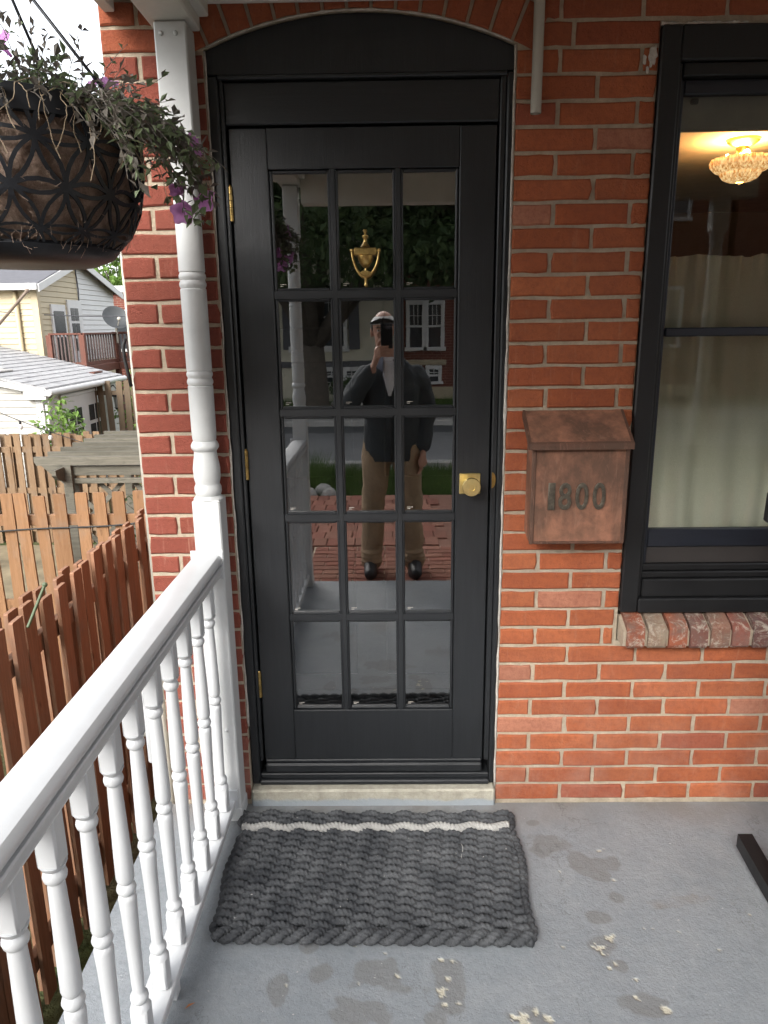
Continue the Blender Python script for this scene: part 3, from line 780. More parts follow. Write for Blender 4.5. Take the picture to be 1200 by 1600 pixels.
m = MB(); m.tube([(-.795, -2.3, 2.58), (-.795, -.004, 2.575)], .028, 10); ob('gutter', m, M['ceil'], roof, sm=True)

def post_mesh(z1=2.40):
    h = .0425
    sq = MB(); sq.box(-h, h, -h, h, .0, .28, .003)
    b = MB()
    b.box(-h, h, -h, h, 0, 1.122, .004); b.box(-h, h, -h, h, 2.122, z1, .004)
    P_ = [(.046, 1.1215), (.042, 1.127), (.0365, 1.132), (.039, 1.137), (.041, 1.145), (.0405, 1.158), (.0365, 1.166), (.0362, 1.170), (.040, 1.185), (.041, 1.215), (.038, 1.235), (.0345, 1.255), (.0335, 1.268), (.0375, 1.273), (.0415, 1.279), (.0415, 1.287), (.037, 1.296), (.0335, 1.300), (.0355, 1.306), (.0365, 1.325),
          (.0368, 1.45), (.0368, 1.462), (.0345, 1.464), (.038, 1.472), (.038, 1.478), (.0345, 1.486), (.038, 1.494), (.038, 1.500), (.0345, 1.507), (.0368, 1.509), (.0368, 1.735), (.0345, 1.738), (.038, 1.746), (.038, 1.752), (.0345, 1.760), (.038, 1.768), (.038, 1.774), (.0345, 1.782), (.0368, 1.784),
          (.0365, 1.99), (.034, 2.02), (.0315, 2.045), (.0335, 2.055), (.038, 2.062), (.038, 2.070), (.034, 2.080), (.038, 2.098), (.041, 2.112), (.046, 2.1225)]
    b.lathe(P_, 32)
    return b
PL = 'white turned porch post against the brick beside the door hinges'
post = thing('porch_post', PL, 'porch post', (-.568, -.047, 0), 'turned porch posts')
ob('shaft', post_mesh(), M['white'], post, at=(-.568, -.047, 0), sm=35)
m = MB(); m.box(-.046, .046, -.046, .046, 0, .05, .003); ob('plinth', m, M['white'], post, at=(-.568, -.047, 0))
for x, z in ((-.592, 2.37), (-.553, 2.37), (-.556, .345)):
    m = MB(); m.lathe([(.0055, 0), (.006, .0025), (.002, .0035)], 12, (0, -.0425, 0), (0, -1, 0)); ob('screw', m, M['white'], post, at=(x, -.047, z), sm=True)
dup(post, (-.568, -2.105, 0), 'white turned porch post at the street end of the railing')
dup(post, (1.86, -2.105, 0), 'white turned porch post at the far street corner past the window')

rail = thing('porch_railing', 'white porch railing with turned balusters along the left porch edge', 'railing', (-.568, -1.07, 0))
prof = [(-.046, .900), (-.038, .884), (.038, .884), (.046, .900), (.0465, .915), (.044, .9180), (.024, .9190), (.024, .9270), (.045, .9280), (.047, .935), (.0455, .942), (.037, .952), (.018, .9575), (-.018, .9575), (-.037, .952), (-.0455, .942), (-.047, .935), (-.045, .9280), (-.024, .9270), (-.024, .9190), (-.044, .9180), (-.0465, .915)]
m = MB(); m.prism([(-.575+a, b) for a, b in prof], -2.061, -.0905); ob('top_rail', m, M['vinyl'], rail, sm=32)
m = MB(); m.box(-.612, -.541, -2.061, -.0905, .058, .086, .003); ob('bottom_rail', m, M['vinyl'], rail)
m = MB(); m.box(-.588, -.552, -.77, -.735, 0, .0575, .002); ob('foot', m, M['vinyl'], rail)
m = MB(); m.box(-.588, -.552, -1.50, -1.465, 0, .0575, .002); ob('foot', m, M['vinyl'], rail)
for y in (-.0900, -2.0625):
    m = MB(); m.box(-.622, -.531, min(y, y+.008*(1 if y < -1 else -1)), max(y, y+.008*(1 if y < -1 else -1)), .052, .125, .002); ob('bracket', m, M['vinyl'], rail)
    m = MB(); m.box(-.626, -.524, min(y, y+.006*(1 if y < -1 else -1)), max(y, y+.006*(1 if y < -1 else -1)), .875, .966, .003); ob('bracket', m, M['vinyl'], rail)
def baluster():
    b = MB(); h = .0190
    b.box(-h, h, -h, h, .0862, .175, .004); b.box(-h, h, -h, h, .77, .8815, .004)
    P_ = [(.0205, .172), (.0175, .182), (.0135, .187), (.0170, .193), (.0180, .200), (.0170, .207), (.0125, .213), (.0120, .218), (.0135, .30), (.0155, .42), (.0170, .46), (.0160, .468), (.0125, .472), (.0165, .478), (.0185, .486), (.0165, .494), (.0125, .500), (.0155, .506), (.0170, .514), (.0165, .56), (.0145, .66), (.0130, .725), (.0125, .735), (.0165, .741), (.0180, .748), (.0165, .755), (.0130, .760), (.0175, .765), (.0205, .773)]
    b.lathe([(r*1.12, z) for r, z in P_], 20); return b
bal0 = None
for i in range(15):
    y = -.145-.1315*i
    if bal0 is None: bal0 = ob('baluster', baluster(), M['vinyl'], rail, at=(-.5715, y, 0), sm=38)
    else: ob('baluster', bal0.data, None, rail, at=(-.5715, y, 0))

# grey conduit down the brick
m = MB(); m.tube([(.398, -.024, 2.70), (.398, -.024, 2.184)], .0145, 18, cap=False); m.tube([(.398, -.024, 2.184), (.398, -.024, 2.70)], .0125, 18, cap=False)
tag(ob('conduit_pipe', m, M['pipe'], sm=True), 'grey pipe hanging down the brick wall between door and window', 'pipe')

# ================================================================== mailbox
mbx = thing('mailbox', 'weathered copper mailbox numbered 1800 mounted on the brick wall', 'mailbox', (.55, -.002, .98))
m = MB(); m.prism([(-.004, 1.356), (-.110, 1.283), (-.110, .992), (-.104, .986), (-.060, .984), (-.004, 1.0)], .413, .690, 'yz'); ob('body', m, M['copper'], mbx)
for x0, x1 in ((.409, .4215), (.6815, .694)):
    m = MB(); m.box(x0, x1, -.1135, -.1035, .983, 1.281, .002); ob('corner_strip', m, M['copper_e'], mbx)
m = MB(); m.box(.4217, .6813, -.1125, -.106, .983, .991, .002); ob('corner_strip', m, M['copper_e'], mbx)
m = MB(); m.prism([(-.004, 1.374), (-.128, 1.294), (-.128, 1.288), (-.004, 1.366)], .400, .694, 'yz'); lid = ob('lid', m, M['copper'], mbx)
m = MB(); m.prism([(-.126, 1.297), (-.1325, 1.293), (-.1325, 1.274), (-.126, 1.274)], .3945, .6985, 'yz')
for x in (.3945, .6905): m.prism([(-.004, 1.3755), (-.1258, 1.2965), (-.1258, 1.276), (-.004, 1.352)], x, x+.008, 'yz')
ob('lid_edge', m, M['copper_e'], mbx)
for ch, x in (('1', .470), ('8', .510), ('0', .560), ('0', .611)):
    cu = bpy.data.curves.new('numeral', 'FONT'); cu.body = ch; cu.size = .1; cu.extrude = .0016; cu.bevel_depth = .0016; cu.bevel_resolution = 2; cu.align_x = 'CENTER'; cu.resolution_u = 6
    tmp = bpy.data.objects.new('numeral_tmp', cu); COL.objects.link(tmp); bpy.context.view_layer.update()
    me = bpy.data.meshes.new_from_object(tmp.evaluated_get(bpy.context.evaluated_depsgraph_get()))
    bpy.data.objects.remove(tmp)
    xs_ = [v.co.x for v in me.vertices]; ys_ = [v.co.y for v in me.vertices]; cx = (max(xs_)+min(xs_))/2
    kx_ = (.020 if ch == '1' else .038)/(max(xs_)-min(xs_)); kz_ = .082/(max(ys_)-min(ys_)); y0 = min(ys_)
    for v in me.vertices: a, b, c = v.co; v.co = ((a-cx)*kx_, -c, (b-y0)*kz_)
    me.materials.clear(); me.materials.append(M['verd'])
    ob('numeral', me, None, mbx, at=(x, -.1128, 1.090))

# ================================================================== rope doormat
mat = thing('doormat', 'charcoal woven rope doormat with one white stripe on the grey porch', 'doormat', (-.07, -.33, 0))
def rope(pts, r, pitch=.0125, seg=12):
    m = MB(); P_ = [Vector(p) for p in pts]; n = len(P_); L_ = 0; vs = []; fs = []
    for i in range(n):
        if i: L_ += (P_[i]-P_[i-1]).length
        d = (P_[min(i+1, n-1)]-P_[max(i-1, 0)]).normalized(); u = Vector((0, 0, 1))
        if abs(d.z) > .98: u = Vector((0, 1, 0))
        u = (u-d*u.dot(d)).normalized(); w = d.cross(u); ph = 2*pi*L_/pitch/3
        e = 1 if 0 < i < n-1 else .45
        for k in range(seg):
            t = 2*pi*k/seg; q = r*e*(.62+.42*abs(cos(1.5*(t-ph))))
            vs.append(P_[i]+(u*cos(t)+w*sin(t))*q)
    for i in range(n-1):
        for k in range(seg): fs.append((i*seg+k, i*seg+(k+1) % seg, (i+1)*seg+(k+1) % seg, (i+1)*seg+k))
    fs.append(tuple(range(seg))); fs.append(tuple(range((n-1)*seg, n*seg))); m.add(vs, fs); return m
LAM = .1125; NR = 34; PIT = .500/NR
def mat_x(t, y):                                  # slight trapezoid and wobble
    e = -.512+.006*sin(y*23)+.010*(y+.06)/-.53; f = .383+.006*sin(y*19+1)-.022*(y+.06)/-.53
    return e+(f-e)*t
for j in range(NR):
    yb = -.078-PIT*j; white = (j == 5); pts = []; n = 380
    for i in range(n):
        t = i/(n-1); x = mat_x(t, yb); ph = 2*pi*x/LAM+j*pi+.12*j
        sk = .010*t+.006*sin(3*t+j*.1)
        if white: pts.append((x, yb-sk+.0075*sin(2*pi*x/LAM), .0270+.001*sin(ph)))
        else: pts.append((x, yb-sk+.0028*sin(ph*1.0+.6)+rnd(-.0002, .0002), .0165+.0085*sin(ph)+(0 if j not in (4, 6) else -.003)))
    o = ob('rope', rope(pts, .0116 if not white else .0150), M['wrope'] if white else M['rope'], mat, sm=True, rc=False)
    if white: o['label'] = 'white rope stripe'
for s_ in (0, 1):                                 # turned ends along both sides
    for j in range(0, NR-1, 2):
        if j in (4, 5, 6): continue
        y = -.078-PIT*j-(.012 if s_ else 0); x = mat_x(s_, y); pts = []
        for i in range(21):
            a = pi*i/20; pts.append((x+(.013 if s_ else -.013)*sin(a)+(.0 if s_ else .004), y+.008-.030*i/20, .0145+.004*cos(a)))
        ob('end_loop', rope(pts, .0108, seg=10), M['rope'], mat, sm=True, rc=False)
for q in range(2):                                # braided front edge
    pts = []
    for i in range(480):
        t = i/479; x = mat_x(t, -.58)+.002; a = 2*pi*x/.088+q*pi
        pts.append((x, -.586-.013*t+.011*sin(a), .0185+.0085*cos(a)))
    ob('edge_rope', rope(pts, .0125), M['rope'], mat, sm=True, rc=False)
    pts = []
    for i in range(300):
        t = i/299; y = -.08-.515*t; a = 2*pi*y/.062+q*pi
        pts.append((mat_x(1, y)+.006+.006*sin(a), y, .0135+.006*cos(a)))
    ob('edge_rope', rope(pts, .0085), M['rope'], mat, sm=True, rc=False)
m = MB(); m.tube([(.205+.004*sin(i*.5), -.245-.006*i, .031+.003*sin(i*.6)) for i in range(12)], .0011, 5)
tag(ob('loose_thread', m, M['wrope'], sm=True), 'short white thread lying on the right half of the rope doormat', 'thread')
m = MB(); m.leaf((-.585+.03, -.83, .004), (.03, .02, .004), (0, .1, 1), .032, .010, .2)
m = MB(); m.leaf((-.527, -.795, .003), (.6, .55, .1), (0, .3, 1), .030, .009, .3)
tag(ob('dead_leaf', m, simple('dead_leaf', (.42, .17, .07), .7), rc=False), 'small dry orange leaf on the grey floor beside the railing', 'leaf')

m = MB(); gd = random.Random(17)
for i in range(150):
    x, y = gd.uniform(-.5, 1.2), gd.uniform(-1.0, -.03); zz = .0335 if (-.49 < x < .36 and -.56 < y < -.09) else .0025
    l = gd.uniform(.001, .004); a = gd.uniform(0, pi); w = l*gd.uniform(.2, .6)
    m.add([(x-l*cos(a), y-l*sin(a), zz), (x+w*sin(a), y-w*cos(a), zz+.001), (x+l*cos(a), y+l*sin(a), zz), (x-w*sin(a), y+w*cos(a), zz+.0015)], [(0, 1, 2, 3)])
ob('grit', m, M['wrope'], rc=False, kind='stuff')
# ================================================================== hanging basket
BX, BY = -.742, -.66
bk = thing('hanging_basket', 'round hanging basket of black latticed metal lined with brown coir', 'hanging basket', (BX, BY, 1.76))
PR = [(.135, 1.768), (.175, 1.785), (.205, 1.815), (.226, 1.860), (.237, 1.915), (.240, 1.965), (.238, 2.02)]
def prr(t):
    f = max(0, min(.9999, t))*(len(PR)-1); i = int(f); f -= i
    return PR[i][0]+(PR[i+1][0]-PR[i][0])*f, PR[i][1]+(PR[i+1][1]-PR[i][1])*f
m = MB(); m.lathe([(r-.007, z+.004) for r, z in PR]+[(.20, 1.99), (.1, 1.995)], 48, (BX, BY, 0))
for q in range(len(m.v)): 
    v = Vector(m.v[q]); d = .006*noise.noise(v*40); m.v[q] = tuple(v+Vector((v.x-BX, v.y-BY, 0)).normalized()*d)
ob('coir_liner', m, M['coir'], bk, sm=True)
m = MB(); m.lathe([(.239, 1.988), (.2445, 1.990), (.2445, 2.030), (.239, 2.032), (.236, 2.03), (.236, 1.99)], 64, (BX, BY, 0)); ob('rim', m, M['wire'], bk, sm=40)
m = MB(); m.lathe([(.05, 1.757), (.135, 1.757), (.168, 1.770), (.180, 1.784), (.177, 1.790), (.16, 1.780), (.13, 1.770), (.05, 1.768)], 64, (BX, BY, 0)); ob('base_tray', m, M['wire'], bk, sm=40)
fb = MB(); gf = random.Random(5)
for i in range(1500):
    t = gf.uniform(.16, .97); r, z = prr(t); th = gf.uniform(-pi, .6); d = Vector((gf.uniform(-1, 1), gf.uniform(-1, 1), gf.uniform(-1, 1))).normalized(); o = Vector((cos(th), sin(th), 0)); p = Vector((BX, BY, z+.004))+o*(r-.006)
    d = (d-o*d.dot(o)*.8).normalized(); l = gf.uniform(.012, .035); b_ = Vector((gf.uniform(-1, 1), gf.uniform(-1, 1), gf.uniform(-1, 1)))*l*.25
    fb.tube([p, p+d*l*.5+b_+o*.004, p+d*l], .00045, 3, False)
ob('coir_fibres', fb, M['coir'], bk, rc=False, kind='stuff')
m = MB(); CR = .090; SL_ = .315; NC = 16                      # overlapping circles cut from flat strip
def surf(x, q, e): r, z = prr(q/SL_); th = 2*pi*x/(NC*CR); return Vector((BX+(r+e)*cos(th), BY+(r+e)*sin(th), z))
for row in range(-1, 6):
    for k in range(NC):
        cx_, cq = (k+.5*(row % 2))*CR, .012+row*CR*.88; run = []
        def flush():
            if len(run) > 2:
                n = len(run); vs = []
                for a in range(n):
                    ca, sa = run[a]
                    for w, e in ((-.0034, .001), (.0034, .001), (.0034, .0045), (-.0034, .0045)): vs.append(surf(cx_+(CR+w)*ca, cq+(CR+w)*sa, e))
                m.add(vs, [(a*4+b, a*4+(b+1) % 4, a*4+4+(b+1) % 4, a*4+4+b) for a in range(n-1) for b in range(4)])
            run.clear()
        for i in range(33):
            a = 2*pi*i/32
            if 0 <= cq+CR*sin(a) <= SL_: run.append((cos(a), sin(a)))
            else: flush()
        flush()
ob('lattice', m, M['wire'], bk)
AP = Vector((-.742, -.66, 2.44))
for a in (R(-8), R(82), R(200)):
    m = MB(); m.tube([(BX+.240*cos(a), BY+.240*sin(a), 2.02), (AP.x+.006*cos(a), AP.y+.006*sin(a), AP.z-.12)], .0032, 8); ob('hanger_wire', m, M['wire'], bk, sm=True)
m = MB(); m.tube([(AP.x, AP.y, AP.z-.125), (AP.x, AP.y, AP.z-.01), (AP.x-.0, AP.y+.0, AP.z+.03)], .004, 8); ob('hook', m, M['wire'], bk, sm=True)

pt = thing('petunia', 'straggly purple petunia spilling over the rim of the hanging basket', 'plant', (BX, BY, 2.0))
rp = random.Random(11); up_ = rp.uniform
stems = MB(); lv = MB(); wl = MB(); dry = MB(); tips = []
def grow(p, d, n, st, sag, r, lf, dead=False, wob=.35, lsz=1.0):
    p = Vector(p); d = Vector(d).normalized(); pts = [p.copy()]
    for i in range(n):
        d = (d+Vector((up_(-wob, wob), up_(-wob, wob), up_(-wob, wob)-sag))*.5).normalized(); p = p+d*st; pts.append(p.copy())
        if up_(0, 1) < lf:
            for q in range(2 if up_(0, 1) < .5 else 1):
                a = (d*.5+Vector((up_(-1, 1), up_(-1, 1), up_(-.6, .8)))).normalized()
                (wl if dead or up_(0, 1) < .35 else lv).leaf(p, a, (up_(-.6, .6), up_(-.6, .6), 1), up_(.012, .032)*lsz, up_(.006, .015)*lsz, .3)
    stems.tube(pts, [r*(1-.6*i/n) for i in range(n+1)], 4); tips.append((pts[-1], d)); return pts
for i in range(520):                              # tangled low growth
    a = up_(0, 2*pi); q = up_(.02, .20)*up_(.6, 1.15); grow((BX+q*cos(a), BY+q*sin(a), 1.995), (cos(a)*.6, sin(a)*.6, up_(.4, 1)), int(up_(5, 11)), .014, .14, .0012, .75)
for i in range(46):                               # tall sparse stems
    a = up_(0, 2*pi); q = up_(.0, .18); grow((BX+q*cos(a), BY+q*sin(a), 2.0), (cos(a)*.35, sin(a)*.35, 1), int(up_(8, 15)), .016, .02, .0013, .55, up_(0, 1) < .5, .45)
for i in range(80):                               # stems spilling over the side nearest the door
    a = up_(-.75, .55); s0 = Vector((BX+.20*cos(a), BY+.20*sin(a), 2.01))
    grow(s0, (cos(a), sin(a), .45), int(up_(8, 19)), .014, .24, .0014, .85, i % 3 == 0, .30)
for i in range(16):
    a = up_(0, 2*pi); grow((BX+.22*cos(a), BY+.22*sin(a), 2.02), (cos(a), sin(a), .2), int(up_(6, 12)), .014, .30, .0012, .6, True)
for i in range(58):                               # pale dry strings hanging in front of the bowl
    a = up_(-2.9, -.2); p = Vector((BX+.215*cos(a), BY+.215*sin(a), 2.035)); d = Vector((cos(a), sin(a), .3)); pts = [p]
    for k in range(int(up_(7, 17))):
        d = (d+Vector((up_(-.9, .9), up_(-.9, .9), -.40+up_(-.3, .3)))*.6).normalized(); p = p+d*.015
        rr = Vector((p.x-BX, p.y-BY, 0))
        if rr.length < .249 and p.z < 2.03: p = Vector((BX, BY, p.z))+rr.normalized()*.251
        pts.append(p.copy())
    dry.tube(pts, .0008, 4)
ob('stems', stems, M['dleaf'], pt, rc=False); ob('leaves', lv, M['pleaf'], pt, rc=False, kind='stuff'); ob('withered_leaves', wl, M['dleaf'], pt, rc=False, kind='stuff'); ob('dry_strings', dry, M['dry'], pt, rc=False, kind='stuff')
def flower(c, d, s=.024):
    c = Vector(c); d = Vector(d).normalized(); u = d.orthogonal().normalized(); w = d.cross(u); m = MB()
    rings = [(.10, -1.15), (.16, -.6), (.38, -.15), (.8, .12), (1.0, .16)]; n = 25; vs = []
    for i, (r, h) in enumerate(rings):
        for k in range(n):
            t = 2*pi*k/n; q = r*(1+(.13*cos(5*t) if i > 2 else 0)); z = h+(.10*sin(7*t+1) if i == 4 else 0)-(.12*(1-cos(5*t)) if i == 4 else 0)
            vs.append(c+(u*cos(t)+w*sin(t))*q*s+d*z*s)
    m.add(vs, [(i*n+k, i*n+(k+1) % n, (i+1)*n+(k+1) % n, (i+1)*n+k) for i in range(4) for k in range(n)])
    o = ob('flower', m, M['petal'], pt, sm=True, rc=False)
for c, d in (((-.561, -.62, 2.10), (.3, -.5, .9)), ((-.575, -.66, 2.085), (-.5, -.6, .6)), ((-.498, -.62, 2.035), (-.3, -.3, 1)), ((-.392, -.62, 1.985), (.9, -.25, .35)), ((-.435, -.62, 1.905), (-.2, -.9, .5)), ((-.384, -.60, 1.885), (.9, -.4, -.2)), ((-.425, -.63, 1.858), (.1, -.9, -.4)), ((-.70, -.75, 2.13), (-.3, -.6, .5)), ((-.80, -.55, 2.12), (.2, .3, 1))):
    flower(c, d, rp.uniform(.019, .025))
for p0, tgt in (((-.53, -.64, 2.03), (-.392, -.62, 1.985)), ((-.53, -.64, 2.0), (-.435, -.62, 1.905)), ((-.47, -.62, 1.98), (-.384, -.60, 1.885)), ((-.45, -.62, 1.94), (-.425, -.63, 1.858))):
    a, b = Vector(p0), Vector(tgt); m_ = (a+b)/2+Vector((.02, 0, .02)); st = MB(); st.tube([a, a.lerp(m_, .6), m_, m_.lerp(b, .6), b], .0014, 5); ob('flower_stem', st, M['pleaf'], pt, rc=False)
bl_ = MB()
for i in range(46):
    c = Vector((-.43+up_(-.05, .05), -.62+up_(-.04, .04), 1.93+up_(-.09, .08))); bl_.leaf(c, (up_(-1, 1), up_(-1, .3), up_(-1, .4)), (up_(-.5, .5), -.6, .8), up_(.016, .034), up_(.010, .020), .2)
ob('large_leaves', bl_, M['pleaf'], pt, rc=False, kind='stuff')

# ================================================================== rocking chair (mostly out of frame)
ch = thing('rocking_chair', 'black wooden rocking chair cut off at the right edge of the photo', 'chair', (1.40, -.62, 0))
for x in (1.066, 1.66):
    m = MB(); vs = []
    n = 18
    for i in range(n+1):
        y = -1.10+.838*i/n; t = (y+.68)/.42; z = .012+.034*t*t
        vs += [(x, y, z-.012), (x+.045, y, z-.012), (x+.045, y, z+.033), (x, y, z+.033)]
    m.add(vs, [(a*4+b, a*4+(b+1) % 4, a*4+4+(b+1) % 4, a*4+4+b) for a in range(n) for b in range(4)]+[(0, 1, 2, 3), (4*n+3, 4*n+2, 4*n+1, 4*n)])
    ob('rocker', m, M['wframe'], ch)
for x in (1.090, 1.683):
    m = MB(); m.bar((x, -.46, .06), (x-.0, -.335, 1.17), .042, .034, .004, (0, 1, 0)); ob('back_post', m, M['wframe'], ch)
    m = MB(); m.bar((x, -.90, .07), (x, -.90, .62), .042, .038, .004, (0, 1, 0)); ob('front_leg', m, M['wframe'], ch)
    m = MB(); m.box(x-.045, x+.045, -.97, -.40, .6205, .644, .006); ob('armrest', m, M['wframe'], ch)
for i in range(9):
    m = MB(); m.box(1.112, 1.661, -.92+.055*i, -.92+.055*i+.046, .405-.006*i, .424-.006*i, .004); ob('seat_slat', m, M['wframe'], ch)
for i in range(7):
    x = 1.150+.079*i; m = MB(); m.bar((x, -.425, .44), (x, -.345, 1.09), .05, .012, .003, (0, 1, 0)); ob('back_slat', m, M['wframe'], ch)
m = MB(); m.bar((.992, -.336, 1.150), (1.733, -.336, 1.135), .03, .085, .006, (0, 0, 1)); ob('top_rail', m, M['wframe'], ch)
# ================================================================== side yard fences
def picket(h, w=.090, t=.019):
    m = MB(); c = .006
    m.prism([(-w/2, 0), (w/2, 0), (w/2, h-c), (w/2-c, h), (-w/2+c, h), (-w/2, h-c)], -t/2, t/2); return m
def fence(name, label, a, b, ztop, zbot, step, mats, off, both=True, group=None, wob=.012, pw=.090, posts=()):
    """board-on-board fence from a to b (xy); off = unit offset direction of the front boards"""
    a, b = Vector((*a, 0)), Vector((*b, 0)); d = (b-a); L_ = d.length; d /= L_; nrm = Vector((*off, 0))
    f = thing(name, label, 'fence', (a.x, a.y, zbot), group)
    ang = math.atan2(d.y, d.x)
    ms = [picket(ztop-zbot+e, pw) for e in (0, .012, -.014)]
    mes = []
    for q in ms:
        me = bpy.data.meshes.new('picket'); me.from_pydata(q.v, [], q.f); me.materials.append(mats[0]); mes.append(me)
    n = int(L_/step)
    for i in range(n+1):
        for sd in ((1, -1) if both else (1,)):
            p = a+d*(i*step+(0 if sd > 0 else step*.5))+nrm*(.030*sd)
            if (p-a).length > L_+.01: continue
            o = ob('picket', random.choice(mes), None, f, at=(p.x, p.y, zbot+rnd(-wob, wob)), rot=(rnd(-.008, .008), rnd(-.018, .018), ang+rnd(-.03, .03)))
    for z in (zbot+.25, (zbot+ztop)/2, ztop-.22):
        m = MB(); m.bar((a.x, a.y, z), (b.x, b.y, z), .038, .085, .003); ob('fence_rail', m, mats[1], f)
    for t in posts:
        p = a+d*t; m = MB(); m.box(p.x-.045, p.x+.045, p.y-.045, p.y+.045, zbot-.05, ztop-.17, .006); ob('fence_post', m, mats[1], f)
    return f
fence('picket_fence', 'reddish brown board fence running beside the porch railing', (-1.65, -2.6), (-1.65, 3.15), .45, -1.40, .147, (M['fence2'], M['fence2']), (1, 0), posts=(.3, 2.7))
fence('picket_fence', 'orange wooden picket fence crossing behind the dark side fence', (-5.2, 3.2), (-1.70, 3.2), .418, -1.42, .1475, (M['fence'], M['fence']), (0, -1), both=False, posts=(1.0, 2.6))
fence('picket_fence', 'weathered brown board fence behind the orange fence below the pale garage', (-9.5, 8.0), (-2.0, 8.0), .19, -1.45, .148, (M['fence3'], M['fence3']), (0, -1), posts=(2, 4, 6), wob=.02)
fence('picket_fence', 'tall dark brown fence behind the garage lantern', (-5.9, 12.2), (-2.0, 12.2), .62, -1.7, .16, (M['fence4'], M['fence4']), (0, -1), both=False, pw=.115)
m = MB(); m.bar((-1.487, .50, .46), (-1.455, .62, .60), .011, .011, .002); m.sph((-1.455, .62, .60), .011)
tag(ob('garden_stake', m, simple('green_stake', (.075, .105, .055), .5)), 'green garden stake leaning on top of the reddish fence', 'stake')
m = MB(); m.box(-1.80, -1.705, 1.92, 1.98, .05, .20, .01)
m = MB(); pts = []
for i in range(40):
    t = i/39; x = -4.2+2.6*t; pts.append((x, 3.145, .10+.20*(t-.30)**2*1.6-.02*sin(t*9)))
m.tube(pts, .007, 6); tag(ob('cable', m, M['rubber'], sm=True), 'black cable sagging along the front of the orange picket fence', 'cable')
m = MB(); m.prism([(-4.15, .0), (-3.55, .0), (-3.6, -.75), (-4.1, -.75)], 2.25, 2.75); m.box(-4.2, -3.5, 2.2, 2.8, .001, .05, .012); m.box(-4.0, -3.7, 2.15, 2.1995, .0, .04, .01)
for i in range(len(m.v)): m.v[i] = (m.v[i][0]+1.0, m.v[i][1]-1.2, m.v[i][2]-.30)
tag(ob('garden_bin', m, simple('blue_grey_plastic', (.17, .20, .25), .5)), 'blue grey plastic bin in the yard beyond the reddish fence', 'bin')

# ------------------------------------------------------------------ arbor
ar = thing('garden_arbor', 'weathered grey wooden arbor with slatted top and lattice side', 'arbor', (-3.0, 4.6, -1.4))
for x in (-3.10, -1.55):
    for y in (4.56, 6.1):
        m = MB(); m.box(x-.045, x+.045, y-.045, y+.045, -1.45, .37, .006); ob('post', m, M['greyw'], ar)
m = MB(); m.bar((-3.08, 4.49, .335), (-1.2, 4.49, .335), .035, .095, .005); ob('beam', m, M['greyw'], ar)
m = MB(); m.bar((-3.05, 4.495, .235), (-1.2, 4.495, .235), .045, .05, .004); ob('beam', m, M['greyw'], ar)
for y0 in (-3.10, -1.55):
    m = MB(); m.prism([(4.25, .33), (4.30, .285), (4.42, .25), (4.5, .25), (6.3, .25), (6.3, .38), (4.25, .38)], y0-.02, y0+.02, 'yz')
    ob('side_beam', m, M['greyw'], ar)
m = MB(); m.prism([(-3.30, .40), (-3.26, .36), (-3.08, .20), (-3.06, .06), (-3.02, .06), (-3.02, .40)], 4.43, 4.47); ob('bracket', m, M['greyw'], ar)
for i in range(7):
    y = 4.45+.285*i; m = MB(); m.prism([(-3.36, .43), (-3.34, .395), (-1.1, .395), (-1.1, .475), (-3.36, .475)], y-.018, y+.018); ob('top_slat', m, M['greyw'], ar)
for i in range(9):
    x = -3.55+.33*i
    for sg in (1, -1):
        p = [(x, 0), (x+sg*1.3, 0)]
        x0, z0 = (x-.2 if sg > 0 else x+.9), -.95; L_ = 1.15
        a = Vector((x0, 4.56+.012*sg, z0)); b = a+Vector((sg*L_, 0, L_))
        # clip to the frame x in [-3.0, -1.2], z <= .2
        d = b-a; t0, t1 = 0.0, 1.0
        for lo, hi, v, dv in ((-3.0, -1.2, a.x, d.x), (-.9, .205, a.z, d.z)):
            q0, q1 = sorted(((lo-v)/dv, (hi-v)/dv)); t0 = max(t0, q0); t1 = min(t1, q1)
        if t1-t0 > .06: m = MB(); m.bar(a+d*t0, a+d*t1, .045, .012, .002, (0, 1, 0)); ob('lattice_slat', m, M['greyw'], ar)
m = MB(); m.box(-3.045, -3.0, 4.52, 4.60, -1.0, .21, .004); ob('lattice_frame', m, M['greyw'], ar)
m = MB(); m.box(-3.0, -1.2, 4.52, 4.60, -.96, -.90, .004); ob('lattice_frame', m, M['greyw'], ar)

# ------------------------------------------------------------------ houses at the back
def laps(par, mat, p0, p1, z0, z1, step, out, top=None, name='siding_board'):
    """overlapping boards on a wall from p0 to p1 (xy); out = outward unit vector; top(t) = clip height"""
    p0, p1, o = Vector((*p0, 0)), Vector((*p1, 0)), Vector((*out, 0)); k = 0; z = z0
    while z < z1-.01:
        h = min(step, z1-z); a, b = 0.0, 1.0
        if top:
            ts = [i/60 for i in range(61) if top(i/60) >= z+h*.5]
            if not ts: z += step; continue
            a, b = ts[0], ts[-1]
        q0, q1 = p0.lerp(p1, a), p0.lerp(p1, b); m = MB(); vs = []
        for q in (q0, q1):
            vs += [q+Vector((0, 0, z+h)), q+o*.004+Vector((0, 0, z+h)), q+o*.020+Vector((0, 0, z+.004)), q+o*.012+Vector((0, 0, z-.004)), q+Vector((0, 0, z-.004))]
        m.add(vs, [(0, 1, 6, 5), (1, 2, 7, 6), (2, 3, 8, 7), (3, 4, 9, 8), (0, 5, 9, 4), (4, 3, 2, 1, 0), (5, 6, 7, 8, 9)])
        ob(name, m, mat, par); z += step
